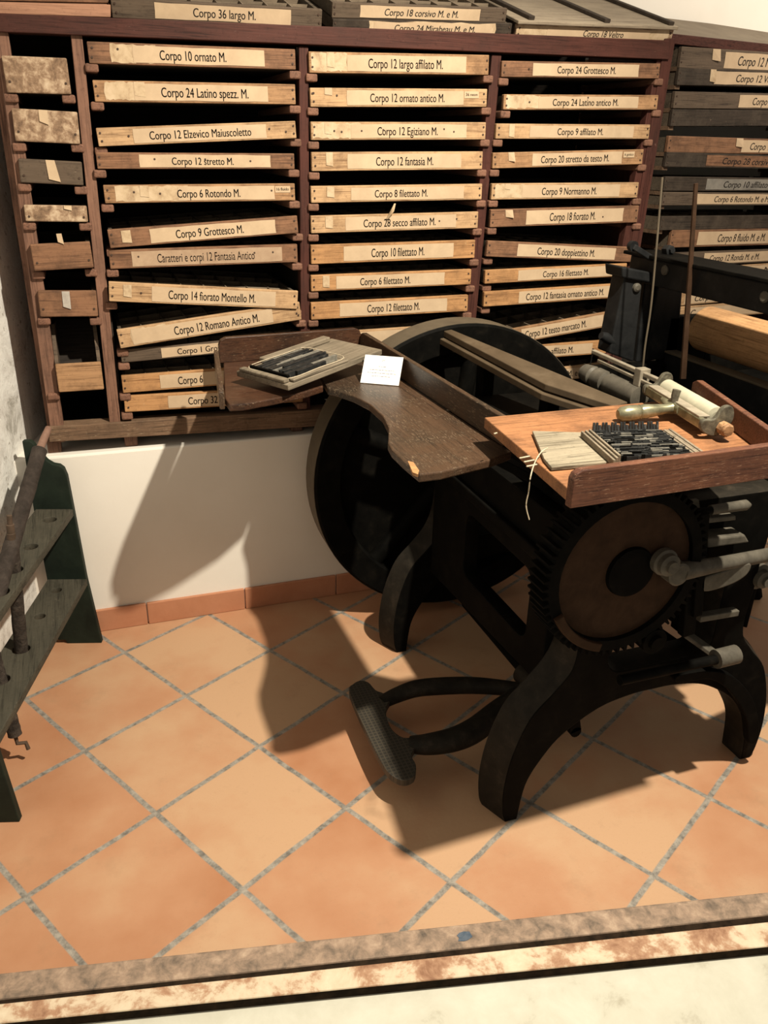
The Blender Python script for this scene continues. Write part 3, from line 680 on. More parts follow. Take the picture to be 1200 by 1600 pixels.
c2(8, 1033, 302, 320, 302, 321, (1080, 1245), 'Corpo 6 Rotondo M. e M.', (1107, 1193), 'case_grey', 'eighth from top')
c2(9, 1030, 340, 359, 337, 357, None, None, None, 'case_dark', 'ninth from top, dark and unlabelled')
c2(10, 1045, 362, 386, 358, 383, (1083, 1240), 'Corpo 8 fluido M. e M.', (1113, 1187), 'case_brown', 'tenth from top, reddish')
c2(11, 1038, 398, 416, 390, 410, (1092, 1235), 'Corpo 12 Ronda M. e M.', (1101, 1178), 'case_grey', 'eleventh from top')
c2(12, 1034, 424, 442, 412, 430, (1080, 1225), 'M. e M.', (1158, 1198), 'case_pale', 'twelfth from top, crossed by the press beam')
c2(13, 1030, 462, 480, 448, 466, (1064, 1215), 'Corpo', (1079, 1106), 'case_pale', 'thirteenth from top, just under the beam')
c2(14, 1024, 484, 503, 470, 490, (1064, 1215), 'C', (1072, 1079), 'case_pale', 'fourteenth from top, left of the wooden roller')
c2(15, 1018, 530, 548, 516, 534, (1090, 1215), None, None, 'case_tan', 'fifteenth from top, low behind the roller')

# ------------------------------------------------------------------ the printing press
pr = thing('printing_press', 'black iron hand printing press with flywheel, gear and treadle on the tiled floor', 'printing press', V((1.08, 1.5, 0)))
XC = 1.08
def mirror(p): return [(2*XC-x, z) for x, z in reversed(p)]
outer = [(.712, 0), (.702, .03), (.698, .10), (.711, .19), (.744, .279), (.793, .335), (.832, .385), (.852, .45), (.858, .56), (.850, .66), (.845, .74)]
inner = [(.768, 0), (.780, .095), (.812, .16), (.858, .215), (.940, .265), (1.02, .283), (XC, .285)]
so = [(p.x, p.y) for p in smooth([V((x, z, 0)) for x, z in outer], 5, False)]
si = [(p.x, p.y) for p in smooth([V((x, z, 0)) for x, z in inner], 5, False)]
so = [(x, max(z, 0)) for x, z in so]; si = [(x, max(z, 0)) for x, z in si]
outl = so + mirror(so) + [(2*XC-x, z) for x, z in si[:-1]] + list(reversed(si))
XZ = lambda y: frame_m((0, y, 0), (1, 0, 0), (0, 0, 1))
hole = rrect(.945, 2*XC-.945, .355, .66, .04)
def frame_plate(y, t):
    b = plate(outl, [hole], t, XZ(y), .004)
    lim = so+mirror(so)
    for v in b.verts:                      # the outer edge is splayed: wider at the back than at the front
        if v.co.y < y-t/2+.012 and v.co.z < .50 and min((v.co.x-p)**2+(v.co.z-q)**2 for p, q in lim) < .008**2:
            v.co.x += .026*(1 if v.co.x < XC else -1)*min(1, (.50-v.co.z)/.12)
    return b
def lit_sides(o):  # side faces get paler iron, the light they catch painted in
    o.data.materials.append(M['iron_paler'])
    for p in o.data.polygons:
        if abs(p.normal.y) < .75: p.material_index = 1
lit_sides(part('front_frame', frame_plate(1.215, .07), 'iron', pr))
lit_sides(part('rear_frame', frame_plate(1.905, .06), 'iron', pr))
for sgn, xx in ((-1, .85), (1, 2*XC-.85)):
    b = plate([(1.25, .30), (1.875, .262), (1.875, .70), (1.25, .70)], [rrect(1.335, 1.665, .365, .54, .03)], .04, frame_m((xx, 0, 0), (0, 1, 0), (0, 0, 1)), .004)
    part('side_frame', b, 'iron', pr)
    part('side_rail', box_bm(xx-.035, xx+.035, 1.25, 1.875, .585, .612, .004), 'iron', pr)
part('bed', box_bm(.865, 1.50, 1.255, 1.87, .70, .775, .006), 'iron', pr)
part('bed_wall', box_bm(1.505, 1.535, .97, 1.87, .70, .862, .004), 'iron_blue', pr)
part('wall_cap', box_bm(1.500, 1.540, .968, 1.872, .8625, .868, .001), 'iron_dust', pr)
part('rear_bed', box_bm(1.54, 2.0, .90, 1.87, .70, .79, .004), 'iron', pr)
part('rear_bed_wall', box_bm(1.66, 2.0, 1.872, 1.90, .70, .885, .004), 'iron', pr)
for yy in (1.20, 1.83): part('rear_leg', tube(smooth([V((1.90, yy, .70)), V((1.91, yy, .45)), V((1.95, yy, .2)), V((2.02, yy, .0))], 5, False), [.03]*16, 10), 'iron', pr)
part('cross_bar', box_bm(1.26, 1.50, 1.835, 1.868, .775, .838, .004), 'iron', pr)
for k, x in enumerate((1.0, 1.12, 1.25)):
    part('inner_bar', bar((x, 1.26, .44+.03*k), (x+.03, 1.87, .44+.03*k), .035, .012), 'iron', pr)
# flywheel and shaft
FX, FZ, FR = .987, .478, .447
fw = part('flywheel', lathe((FX, 2.055, FZ), (0, 1, 0), [(0, .372), (0, .440), (.006, FR), (.094, FR), (.10, .440), (.10, .372), (.094, .366), (.006, .366), (0, .372)], 96, cap=False), 'iron', pr)
part('tread', lathe((FX, 2.062, FZ), (0, 1, 0), [(0, FR-.004), (0, FR+.0015), (.086, FR+.0015), (.086, FR-.004), (0, FR-.004)], 96, cap=False), 'iron_dust', fw, 'dusty brown outer rim')
part('web', lathe((FX, 2.10, FZ), (0, 1, 0), [(0, .369), (.012, .369)], 72), 'iron', fw)
part('hub', lathe((FX, 2.045, FZ), (0, 1, 0), [(0, .05), (.004, .056), (.116, .056), (.12, .05)], 36), 'iron', fw)
for k in range(5):
    a = math.radians(12+72*k); d = V((math.cos(a), 0, math.sin(a)))
    part('spoke', tube([V((FX, 2.10, FZ))+d*.05, V((FX, 2.10, FZ))+d*.2, V((FX, 2.10, FZ))+d*.37], [.034, .024, .028], 12), 'iron', fw)
part('drive_shaft', lathe((FX, 1.09, FZ), (0, 1, 0), [(0, .016), (1.10, .016)], 20), 'iron', pr)
part('pinion', lathe((FX, 1.10, FZ), (0, 1, 0), [(0, .028), (.055, .028)], 20), 'iron', pr)
# big gear
GX, GZ, GR = .893, .648, .180
teeth = []
nt_ = 64
for k in range(nt_):
    for f, r in ((0, .168), (.25, .168), (.38, GR), (.62, GR), (.75, .168)):
        t = 2*math.pi*(k+f)/nt_; teeth.append((GX+r*math.cos(t), GZ+r*math.sin(t)))
def circ(x, z, r, n=48): return [(x+r*math.cos(2*math.pi*k/n), z+r*math.sin(2*math.pi*k/n)) for k in range(n)]
gr = part('gear_wheel', plate(teeth, [circ(GX, GZ, .146)], .058, XZ(1.130), .001), 'iron', pr)
part('gear_face', lathe((GX, 1.112, GZ), (0, 1, 0), [(0, .147), (.03, .147)], 64), 'rust', gr, 'rusty brown gear face')
part('gear_hub', lathe((GX+.012, 1.104, GZ-.002), (0, 1, 0), [(0, .050), (.01, .053), (.02, .053)], 40), 'iron', gr)
part('balance_segment', plate([(GX+r*math.cos(math.radians(t)), GZ+r*math.sin(math.radians(t))) for r, rg in ((.166, range(205, 256, 5)), (.148, range(255, 204, -5))) for t in rg], [], .012, XZ(1.097), .002), 'rust', gr)
pin = at_y(1044, 882, 1.085)
part('crank_pin', lathe(V((pin.x, 1.104, pin.z)), (0, -1, 0), [(0, .027), (.012, .027), (.015, .022), (.026, .022), (.029, .013), (.036, .012)], 24), 'iron_grey', gr)
ra, rb = at_y(1062, 893, 1.095), at_y(1290, 850, 1.20)
part('connecting_rod', tube([ra, ra+(rb-ra)*.25, rb], [.019, .015, .015], 16), 'iron_grey', pr)
jb = at_y(1192, 905, 1.175)
part('rod_eye', lathe(ra+V((-.012, -.016, .002)), (0, 1, 0), [(0, .020), (.002, .024), (.03, .024), (.032, .02)], 24), 'iron_grey', pr)
part('rod_joint', lathe(jb+V((0, .04, 0)), (0, -1, 0), [(0, .030), (.03, .030), (.034, .022), (.046, .020), (.050, .012), (.058, .011)], 24), 'iron_grey', pr)
part('joint_arm', bar(jb+V((0, .03, 0)), jb+V((.02, .05, -.14)), .03, .04), 'iron', pr)
# levers and plates lit under the right side of the board
def at(px, py, y): return at_y(px, py, y)
p = at(1085, 800, 1.13)
part('back_plate', prism([at(1064, 784, 1.17), at(1092, 781, 1.17), at(1098, 830, 1.17), at(1076, 836, 1.17)], (0, .008, 0)), 'iron_grey', pr)
part('pawl_rod', tube([at(1076, 799, 1.14), at(1112, 797, 1.14)], .006, 10), 'iron', pr)
part('pawl_sleeve', tube([at(1110, 797, 1.145), at(1165, 789, 1.145), at(1172, 789, 1.145)], [.010, .011, .004], 14), 'iron_grey', pr)
part('guide_plate', prism([at(1088, 812, 1.15), at(1150, 806, 1.15), at(1150, 813, 1.15), at(1088, 820, 1.15)], (0, .05, 0), .002), 'iron_grey', pr)
part('guide_plate', prism([at(1106, 842, 1.14), at(1165, 836, 1.14), at(1172, 848, 1.14), at(1106, 857, 1.14)], (0, .12, 0), .004), 'iron_grey', pr)
part('rod_bracket', prism(smooth([at(1100, 905, 1.12), at(1130, 893, 1.12), at(1172, 880, 1.12), at(1168, 898, 1.12), at(1140, 915, 1.12), at(1100, 925, 1.12)], 4), (0, .05, 0), .004), 'iron_grey', pr)
part('upright_lever', bar(at(1097, 800, 1.13), at(1086, 960, 1.13), .022, .02, up=(0, 1, 0)), 'iron', pr)
part('upright_lever', bar(at(1080, 890, 1.14), at(1072, 990, 1.14), .03, .02, up=(0, 1, 0)), 'iron', pr)
part('tie_rod', tube([at(968, 1063, 1.13), at(1125, 1029, 1.13)], .011, 14), 'iron', pr)
part('tie_boss', tube([at(1118, 1030, 1.13), at(1150, 1022, 1.13)], .021, 18), 'iron_grey', pr)
part('strap', bar(at(1072, 990, 1.20), at(1128, 1030, 1.14), .026, .010), 'iron_grey', pr)
part('strap', bar(at(1020, 985, 1.30), at(1070, 1020, 1.24), .05, .010), 'iron', pr)
part('tread_link', prism(smooth([at(1060, 1056, 1.15), at(1110, 1049, 1.15), at(1150, 1060, 1.15), at(1180, 1100, 1.15), at(1186, 1150, 1.15), at(1172, 1162, 1.15), at(1166, 1120, 1.15), at(1140, 1080, 1.15), at(1108, 1062, 1.15), at(1062, 1068, 1.15)], 5), (0, .022, 0), .002), 'iron', pr)
part('lower_bar', bar(at(1055, 975, 1.27), at(1145, 955, 1.27), .03, .03), 'iron', pr)
part('lower_bar', bar(at(1090, 965, 1.16), at(1150, 955, 1.16), .02, .014), 'iron_grey', pr)
# treadle
TZ = .085
padq = [(546, 1082), (551, 1069), (563, 1063), (576, 1066), (587, 1078), (600, 1083), (610, 1092), (604, 1105), (604, 1120), (613, 1140), (630, 1152), (648, 1152), (650, 1165), (643, 1180), (650, 1195), (647, 1213), (630, 1219), (613, 1212), (598, 1195), (575, 1150)]
pad = [at_z(x, y, TZ) for x, y in padq]
tr = part('treadle', prism(smooth(pad, 3), (0, 0, -.018), .002), 'waffle', pr, 'waffle-patterned foot pad')
def path(q): return smooth([at_z(x, y, z) for x, y, z in q], 6, False)
a1 = path([(596, 1098, .075), (618, 1087, .08), (650, 1076, .09), (690, 1072, .095), (740, 1071, .10), (790, 1075, .11), (835, 1080, .125)])
part('arm', tube(a1, [.019+.007*math.sin(math.pi*k/(len(a1)-1)) for k in range(len(a1))], 14, .8), 'iron_paler', tr)
a2 = path([(640, 1163, .075), (668, 1163, .08), (710, 1155, .085), (745, 1138, .09), (785, 1105, .105), (830, 1072, .13)])
part('arm', tube(a2, [.022+.011*math.sin(math.pi*k/(len(a2)-1)) for k in range(len(a2))], 14, .8), 'iron_paler', tr)
hb = at_z(835, 1068, .135)
part('pivot_boss', lathe(hb+V((0, .05, 0)), (0, -1, 0), [(0, .034), (.09, .034), (.094, .028), (.1, .02)], 28), 'iron_paler', tr)
part('pivot_shaft', tube([V((hb.x, 1.26, hb.z)), V((hb.x, 1.87, hb.z))], .014, 14), 'iron', pr)
for yy in (1.27, 1.86): part('pivot_hanger', bar((hb.x, yy, hb.z), (hb.x-.05, yy, .33), .03, .02, up=(0, 1, 0)), 'iron', pr)
# uprights, beam and wooden cylinder
def up(poly, y=1.84, d=.06, m='iron_blue'): part('upright', prism([at_y(x, yy, y) for x, yy in poly], (0, d, 0), .004), m, pr)
up([(977, 430), (1005, 432), (990, 566), (952, 552)])
up([(1009, 434), (1026, 440), (1005, 566), (994, 566)], 1.865)
up([(1029, 440), (1067, 450), (1058, 556), (1008, 566)], 1.85)
part('upright_cap', prism([at_y(x, y, 1.83) for x, y in ((972, 417), (1040, 430), (1040, 446), (973, 434))], (0, .08, 0), .004), 'iron_blue', pr)
part('beam', box_bm(1.40, 1.47, .90, 1.93, 1.052, 1.118, .004), 'iron_blue', pr)
part('beam_plate', box_bm(1.385, 1.50, .90, 1.945, 1.119, 1.128, .002), 'iron', pr)
for px, py in ((1040, 422), (1196, 464)):
    q = at_x(px, py, 1.40); part('bolt', lathe(q, (-1, 0, 0), [(0, .013), (.004, .013), (.007, .009)], 16), 'iron_grey', pr)
q = at_y(994, 449, 1.84); part('bolt', lathe(q, (0, -1, 0), [(0, .012), (.006, .011), (.009, .006)], 14), 'iron_grey', pr)
part('side_knob', tube([at_y(960, 536, 1.85), at_y(946, 527, 1.85), at_y(939, 524, 1.85)], [.010, .014, .010], 14), 'iron_blue', pr)
lv = part('locking_lever', bar(at_y(1018, 404, 1.84), at_y(988, 385, 1.84), .018, .014), 'iron_blue', pr)
part('lever_eye', lathe(at_y(986, 384, 1.85), (0, -1, 0), [(0, .013), (.014, .013)], 18), 'iron_blue', lv)
part('nut', lathe(at_y(1040, 391, 1.86), (0, -1, .1), [(0, .014), (.02, .014), (.022, .008), (.03, .008)], 6), 'iron_blue', pr)
part('nut', lathe(at_x(1170, 425, 1.44)+V((0, 0, -.012)), (0, 0, 1), [(0, .012), (.014, .012)], 6), 'iron_blue', pr)
part('front_upright', prism([V((1.35, .90, .68)), V((1.60, .90, .68)), V((1.54, .90, 1.05)), V((1.37, .90, 1.05))], (0, .07, 0), .004), 'iron_blue', pr)  # unseen; upright and beam end set forward to cast floor shadow at right
cy_ = part('wooden_cylinder', lathe((1.585, 1.815, .935), (0, -1, 0), [(0, .035), (.006, .052), (.016, .060), (.80, .060), (.81, .052), (.815, .03)], 48), 'cyl_wood', pr, 'orange wooden cylinder')
part('axle', tube([V((1.585, 1.89, .935)), V((1.585, .93, .935))], .014, 14), 'iron', cy_)
part('cylinder_bracket', box_bm(1.50, 1.64, 1.85, 1.885, .80, .96, .004), 'iron', pr)
# gripper rails, ink rollers, guide rods
g0, g1_ = at_z(927, 549, .90), at_z(1098, 625, .90)
gp = part('gripper_frame', bar(g0, g1_, .012, .010), 'steel', pr)
h0, h1 = at_z(935, 563, .885), at_z(1052, 618, .885)
part('rail', bar(h0, h1, .008, .008), 'steel', gp)
part('end_plate', prism([g0+V((0, 0, .004)), g0+V((.004, .012, .004)), h0+V((-.012, .02, -.07)), h0+V((-.03, 0, -.07))], (.006, .006, 0)), 'iron_blue', gp)
mid = (g0+g1_)*.5
part('slider', box_bm(-.014, .014, -.012, .012, -.03, .012, .002, Matrix.Translation(mid)), 'steel', gp)
part('slider', box_bm(-.01, .01, -.010, .010, -.03, .010, .002, Matrix.Translation(g0*.3+g1_*.7)), 'iron_grey', gp)
i0, i1 = at_z(915, 582, .845), at_z(1000, 622, .845); ir = (i1-i0).normalized()
part('ink_drum', lathe(i0, ir, [(0, .012), (.0, .022), (.04, .026), (.042, .026), (.05, .018), (.056, .018), (.058, .027), (.10, .027), (.104, .018), (.112, .018), (.113, .026), (.24, .026), (.242, .01)], 28), 'iron_grey', pr)
for k in range(3):
    o = V((.045+.035*k, -.05-.05*k, -.02)); part('ink_arm', bar(i0+o, i0+ir*.2+o, .02, .016), 'iron', pr)
part('guide_rod', tube(smooth([at_y(1035, 277, 1.70), at_y(1025, 395, 1.70), at_y(1017, 480, 1.70), at_y(1008, 540, 1.70), at_y(1004, 580, 1.70)], 5, False), .0025, 8), 'iron_dust', pr)
part('guide_rod', prism([at_y(1086, 287, 1.66), at_y(1091, 286, 1.66), at_y(1072, 592, 1.66), at_y(1064, 592, 1.66)], (0, .005, 0)), 'rust', pr)
# the long tapered double board over the flywheel
lidp = [(667, 503, .915), (852, 600, .880), (959, 634, .872), (981, 628, .874), (820, 562, .893), (704, 514, .912)]
Lp = [at_z(*q) for q in lidp]
ld_ = part('tapered_board', prism(Lp, (0, 0, -.016), .002), 'lid_wood', pr, 'long brown tapered double board')
c_ = sum(Lp, V((0, 0, 0)))/6
part('lower_board', prism([c_+(q-c_)*1.0+V((-.010, -.004, -.021)) for q in Lp], (0, 0, -.016), .002), 'lid_wood', ld_)
part('board_support', box_bm(1.0, 1.035, 1.62, 1.66, .775, .838, .003), 'iron', pr)
part('board_support', box_bm(.945, .98, 1.86, 1.90, .735, .852, .003), 'iron', pr)
# curved feed board
ZF = .825
left = [(346, 566), (340, 600), (345, 625), (356, 633), (380, 632), (420, 626), (470, 616), (504, 606), (502, 596), (470, 563), (558, 549)]
fl = [at_z(x, y, ZF) for x, y in [(349, 566), (350, 600), (351, 622), (358, 632), (380, 631), (430, 622), (480, 611), (505, 603), (500, 590), (470, 558)]]
fb1 = part('feed_board', prism(fl, (0, 0, -.017), .003), 'feed_wood_x', pr, 'dark worn curved feed board')
fr_ = [at_z(x, y, ZF) for x, y in [(472, 558), (502, 590), (512, 607), (530, 611), (553, 619), (578, 632), (598, 650), (607, 668), (607, 680), (606, 692), (612, 703), (632, 722), (655, 741), (690, 737), (768, 718), (800, 706), (768, 686), (562, 549)]]
part('curved_leaf', prism(fr_, (0, 0, -.017), .003), 'feed_wood', fb1)
def lip(q, z0, z1, th, mat, parent, z2=None):
    """upright board whose inner foot runs along the pixel line q at z0"""
    a, b = at_z(*q[0], z0), at_z(*q[1], z0); d = (b-a).normalized(); n = V((d.y, -d.x, 0))
    if n.dot(V((1.0, 1.8, 0))-(a+b)/2*0-V((.45, 1.7, 0))) < 0 and False: n = -n
    return a, b, d, n
def upright_board(a, b, n, h, th, r=.02):
    d = (b-a); L = d.length; d.normalize()
    prof = [(0, 0), (L, 0), (L, h-r), (L-r*.3, h-r*.3), (L-r, h), (r, h), (r*.3, h-r*.3), (0, h-r)]
    return prism([a+d*x+V((0, 0, z)) for x, z in prof], n*th, .002)
a, b = at_z(351, 567, ZF), at_z(562, 549, ZF); d = (b-a).normalized(); n = V((-d.y, d.x, 0)); n = n if n.y > 0 else -n
part('back_lip', upright_board(a-d*.012, b+d*.005, n, .068, .016), 'feed_wood_x', fb1)
a, b = at_z(562, 549, ZF), at_z(774, 690, ZF); d = (b-a).normalized(); n = V((-d.y, d.x, 0)); n = n if n.x > 0 else -n
part('side_lip', upright_board(a-d*.0, b+d*.03, n, .058, .014), 'feed_wood', fb1)
a, b = at_z(343, 578, ZF), at_z(351, 628, ZF); d = (b-a).normalized(); n = V((-d.y, d.x, 0)); n = n if n.x < 0 else -n
part('end_lip', prism([a+V((0, 0, -.018)), b+V((0, 0, -.018)), b+V((0, 0, .022)), b-d*.02+V((0, 0, .036)), b-d*.05+V((0, 0, .045)), a+V((0, 0, .052)), ], n*.012, .002), 'feed_wood', fb1)
chip = at_z(650, 735, ZF+.0004)
part('raw_chip', prism([at_z(x, y, ZF+.0006) for x, y in ((637, 720), (646, 722), (655, 735), (653, 741), (645, 738))], (0, 0, -.006)), 'case_orange', fb1, 'pale bare wood where the corner is chipped')
part('feed_bracket', bar((.70, 1.89, .79), (.90, 1.89, .69), .04, .02), 'iron', pr)
part('feed_bracket', bar((.735, 1.45, .795), (.88, 1.35, .72), .03, .02), 'iron', pr)
part('feed_post', bar((.86, 1.90, .70), (.80, 1.90, .805), .05, .04, up=(0, 1, 0)), 'iron', pr)
# delivery board with lips
ZB = .885
bl = at_z(891, 795, .860)
BD = [at_z(757, 652, ZB), V((bl.x+.005, bl.y+.012, ZB)), V((1.10, 1.012, ZB)), V((1.225, 1.385, ZB))]
db = part('delivery_board', prism(BD, (0, 0, -.022), .002), 'board_top', pr, 'warm brown wooden board with raised lips')
lt = at_z(899, 731, .922)
fa, fb_ = V((bl.x, bl.y, .860)), V((1.10, 1.0, .860))
d = (fb_-fa).normalized(); n = V((-d.y, d.x, 0)); n = n if n.y > 0 else -n; L = (fb_-fa).length
part('front_lip', prism([fa, fb_, fb_+V((0, 0, .062)), fa+d*.014+V((0, 0, .062)), fa+d*.004+V((0, 0, .057)), fa+V((0, 0, .048))], n*.016, .0015), 'board_lip', db)
ra_, rb_ = V((1.222, 1.38, ZB+.0005)), V((1.108, 1.03, ZB+.0005))
d = (rb_-ra_).normalized(); n = V((-d.y, d.x, 0)); n = n if n.x > 0 else -n
part('side_lip', prism([ra_, rb_, rb_+V((0, 0, .045)), ra_+d*.02+V((0, 0, .045)), ra_+V((0, 0, .035))], -n*.014, .002), 'board_lip', db)
for k, (x, y) in enumerate(((775, 678), (815, 716), (822, 722), (826, 729))):
    q = at_z(x, y, ZB+.001); part('twine_binding', bar(q+V((-.004, 0, .0005)), q+V((.018 if k else .004, .004, .0005)), .003, .002, .0005), 'string', db)
part('board_bracket', bar((.95, 1.2, .70), (.90, 1.1, .862), .03, .02), 'iron', pr)
part('board_bracket', box_bm(.88, 1.15, 1.26, 1.30, .775, .862, .003), 'iron', pr)

# ------------------------------------------------------------------ things lying on the press
random.seed(11)
ga, gb, gc = at_z(393, 573, .862), at_z(450, 602, .857), at_z(597, 546, .885)
gm = frame_m(gb, gc-gb, ga-gb); gL = (gc-gb).length; gW = (ga-gb).length
if gm.to_3x3().col[2].z < 0: raise RuntimeError('galley flipped')
gt_ = thing('galley', 'grey wooden galley tray holding loose dark type on the curved feed board', 'galley', gm)
part('base_board', box_bm(0, gL, 0, gW, -.014, 0, .002), 'galley_wood', gt_)
part('rim', box_bm(.08, gL*.92, gW-.022, gW+.004, .0005, .014, .003), 'galley_wood', gt_)
part('rim', box_bm(.0, .018, .012, gW-.01, .0005, .010, .003), 'galley_wood', gt_)
part('rim', box_bm(.02, gL*.62, .0, .016, .0005, .008, .003), 'galley_wood', gt_)
tp_ = thing('type_page', 'block of dark metal type lines tied with string on the grey galley', 'printing type', gm @ Matrix.Translation((.028, .024, .0005)))
pw, ph_ = gL*.52, gW-.055
yy = 0
while yy < ph_:
    wv = random.choice((.004, .005, .007, .009)); x0 = random.choice((0, 0, .01, .03)); x1 = pw-random.choice((0, 0, .012, .05))
    h = random.uniform(.010, .0165)
    if random.random() < .5:
        xm = x0+(x1-x0)*random.uniform(.3, .7)
        part('type_line', box_bm(x0, xm-.001, yy, yy+wv-.0006, 0, h, .0006), 'type_metal', tp_)
        part('type_line', box_bm(xm, x1, yy, yy+wv-.0006, 0, h+random.uniform(-.002, .002), .0006), random.choice(('type_metal', 'type_metal', 'lead_light')), tp_)
    else:
        part('type_line', box_bm(x0, x1, yy, yy+wv-.0006, 0, h, .0006), random.choice(('type_metal', 'type_metal', 'type_metal', 'lead_light')), tp_)
    yy += wv
part('end_rule', box_bm(-.008, -.001, -.004, ph_+.004, 0, .014, .001), 'iron', tp_)
part('binding_string', tube(smooth([(-.01, -.008, .008), (pw*.5, -.011, .008), (pw+.004, -.010, .009), (pw+.012, ph_*.5, .010), (pw+.006, ph_+.006, .010), (pw*.6, ph_+.006, .012), (-.008, ph_+.006, .010), (-.012, ph_*.5, .008)], 5), .0011, 6), 'string', tp_)
# caption card, propped up
d0, c0 = at_z(563, 598, ZF+.001), at_z(623, 603, ZF+.001)
e = (c0-d0).normalized(); nb = V((-e.y, e.x, 0)); nb = nb if nb.y > 0 else -nb
tilt_ = math.radians(50); dn = nb*math.cos(tilt_)+V((0, 0, math.sin(tilt_)))
wd = (c0-d0).length; hh = .078
cc = thing('caption_card', 'small white printed card propped up on the curved feed board', 'card', frame_m(d0, e, dn))
part('face', box_bm(0, wd, 0, hh, 0, .0012), 'paper_white', cc)
part('back_flap', prism([V((wd*.3, hh-.004, -.0002)), V((wd*.6, hh-.004, -.0002)), V((wd*.6, hh-.033, -.044)), V((wd*.3, hh-.033, -.044))], (0, -.001, .0002)), 'paper_white', cc)
ln = bmesh.new()
for fy, fx0, fx1 in ((.60, .40, .62), (.48, .18, .85), (.37, .14, .88), (.26, .26, .74)):
    x = fx0*wd
    while x < fx1*wd:
        l = random.uniform(.003, .009); box_bm(x, min(x+l, fx1*wd), fy*hh, fy*hh+.0016, .0012, .00135, bm=ln); x += l+.0016
tube([(wd*.47, hh*.80, .0014), (wd*.49, hh*.87, .0014), (wd*.52, hh*.82, .0014), (wd*.54, hh*.88, .0014)], .0006, 5, bm=ln)
part('print', ln, 'paper_grey', cc)
# grained grey board and the type forme on it
ZT = ZB+.008
gq = [at_z(x, y, ZT) for x, y in ((832, 673), (935, 676), (1000, 700), (1003, 717), (862, 730), (850, 716))]
solo('grained_board', prism(gq, (0, 0, -.0065), .001), 'galley_grain', 'bleached ribbed thin wooden board lying on the brown delivery board', 'board')
f1, f2, f3, f4 = [at_z(x, y, ZB+.026) for x, y in ((944, 668), (1056, 679), (1113, 708), (973, 712))]
fm = frame_m(f4, f3-f4, f1-f4); fl_, fw_ = (f3-f4).length, (f1-f4).length
fm = fm @ Matrix.Translation((0, 0, -.0175))
ft = thing('type_forme', 'set type forme in strips with toothed back edge beside the brayer', 'printing type', fm)
for k in range(3):
    part('side_stick', box_bm(-.016+.0055*k, -.0115+.0055*k, -.002+.003*k, fw_-.004*k, .0+.002*k, .011+.003*k, .0008), 'galley_wood', ft)
part('base_plate', box_bm(.001, fl_, 0, fw_, 0, .004, .001), 'lead_light', ft)
nx = 22
for k in range(nx):
    x0 = .003+(fl_*.80)*k/nx; x1 = .003+(fl_*.80)*(k+.72)/nx
    h = .020+(.008 if k % 3 != 2 else .003)
    part('rule', prism([V((x0, fw_-.004, .0045)), V((x0, fw_-.012, .0045)), V((x0, fw_-.012, .012)), V((x0, fw_-.006, h)), V((x0, fw_-.004, h))], (x1-x0, 0, 0)), 'type_metal', ft)
yy = .004
while yy < fw_-.016:
    wv = random.choice((.0022, .003, .0036)); x = .004
    while x < fl_*.80:
        l = random.choice((.006, .012, .02, .035)); x1 = min(x+l, fl_*.82)
        part('type_line', box_bm(x, x1-.0007, yy, yy+wv-.0005, .0045, random.uniform(.012, .0175)), random.choice(('type_metal', 'type_metal', 'type_metal', 'type_metal', 'lead_light', 'iron')), ft)
        x = x1
    yy += wv
for k in range(4):
    part('wood_furniture', box_bm(fl_*.83+.006*k, fl_*.83+.006*k+.005, .003+.004*k, fw_-.012+.002*k, .0045, .013+.001*(k % 2), .001), 'galley_wood', ft)
# brayer
ZR = ZB+.036
ra_, rb_ = at_z(1040, 605, ZR), at_z(1122, 653, ZR); ax = (rb_-ra_).normalized(); Lr = (rb_-ra_).length
sd = V((ax.y, -ax.x, 0)); sd = sd if sd.x < 0 else -sd
by = thing('brayer', 'old metal hand roller with pale roller and greenish handle on the board', 'hand roller', frame_m(V((ra_.x, ra_.y, ZB)), ax, sd, None) if False else Matrix.Translation(V((ra_.x, ra_.y, ZB))))
B0 = V((ra_.x, ra_.y, ZB)); loc = lambda p: p-B0
part('roller', lathe(loc(ra_+ax*.006), ax, [(0, .010), (.001, .0185), (Lr-.014, .0185), (Lr-.012, .010)], 32), 'roller_white', by)
spn = sd*.034+V((0, 0, -.008))
fr2 = part('frame', bar(loc(ra_+spn-ax*.01), loc(rb_+spn+ax*.01), .012, .020, .003), 'pewter', by)
part('frame_flange', bar(loc(ra_+spn+V((0, 0, .011))-sd*.006), loc(rb_+spn+V((0, 0, .011))-sd*.006), .022, .004, .001), 'steel', fr2)
for P_, s in ((ra_, -1), (rb_, 1)):
    c = loc(P_+ax*s*.008)
    poly = smooth([c+sd*.040+V((0, 0, -.018)), c+sd*.040+V((0, 0, .002)), c+sd*.018+V((0, 0, .004)), c+sd*.004+V((0, 0, .026)), c-sd*.014+V((0, 0, .026)), c-sd*.020+V((0, 0, .004)), c-sd*.010+V((0, 0, -.016)), c+sd*.012+V((0, 0, -.030))], 4)
    part('end_bracket', prism(poly, ax*s*.011, .003), 'pewter_dark', by)
part('axle_nut', lathe(loc(rb_+ax*.020+V((0, 0, -.012))), ax, [(0, .013), (.018, .013), (.022, .010), (.023, 0)], 8), 'case_tan', by)
pv = at_z(1048, 638, ZB+.026)
hd = at_z(964, 648, ZB+.016)
m0 = loc(pv); h_ = loc(hd); L = (h_-m0).length
part('handle', lathe(m0, h_-m0, [(-.03, .010), (0, .011), (.01, .0095), (L*.25, .0115), (L*.5, .0145), (L*.56, .0135), (L*.58, .015), (L*.60, .0135), (L*.64, .015), (L*.8, .0158), (L*.93, .014), (L*.985, .009), (L, 0)], 28), 'pewter', by)
jb_ = m0+(loc((ra_+rb_)/2+spn)-m0)*.6
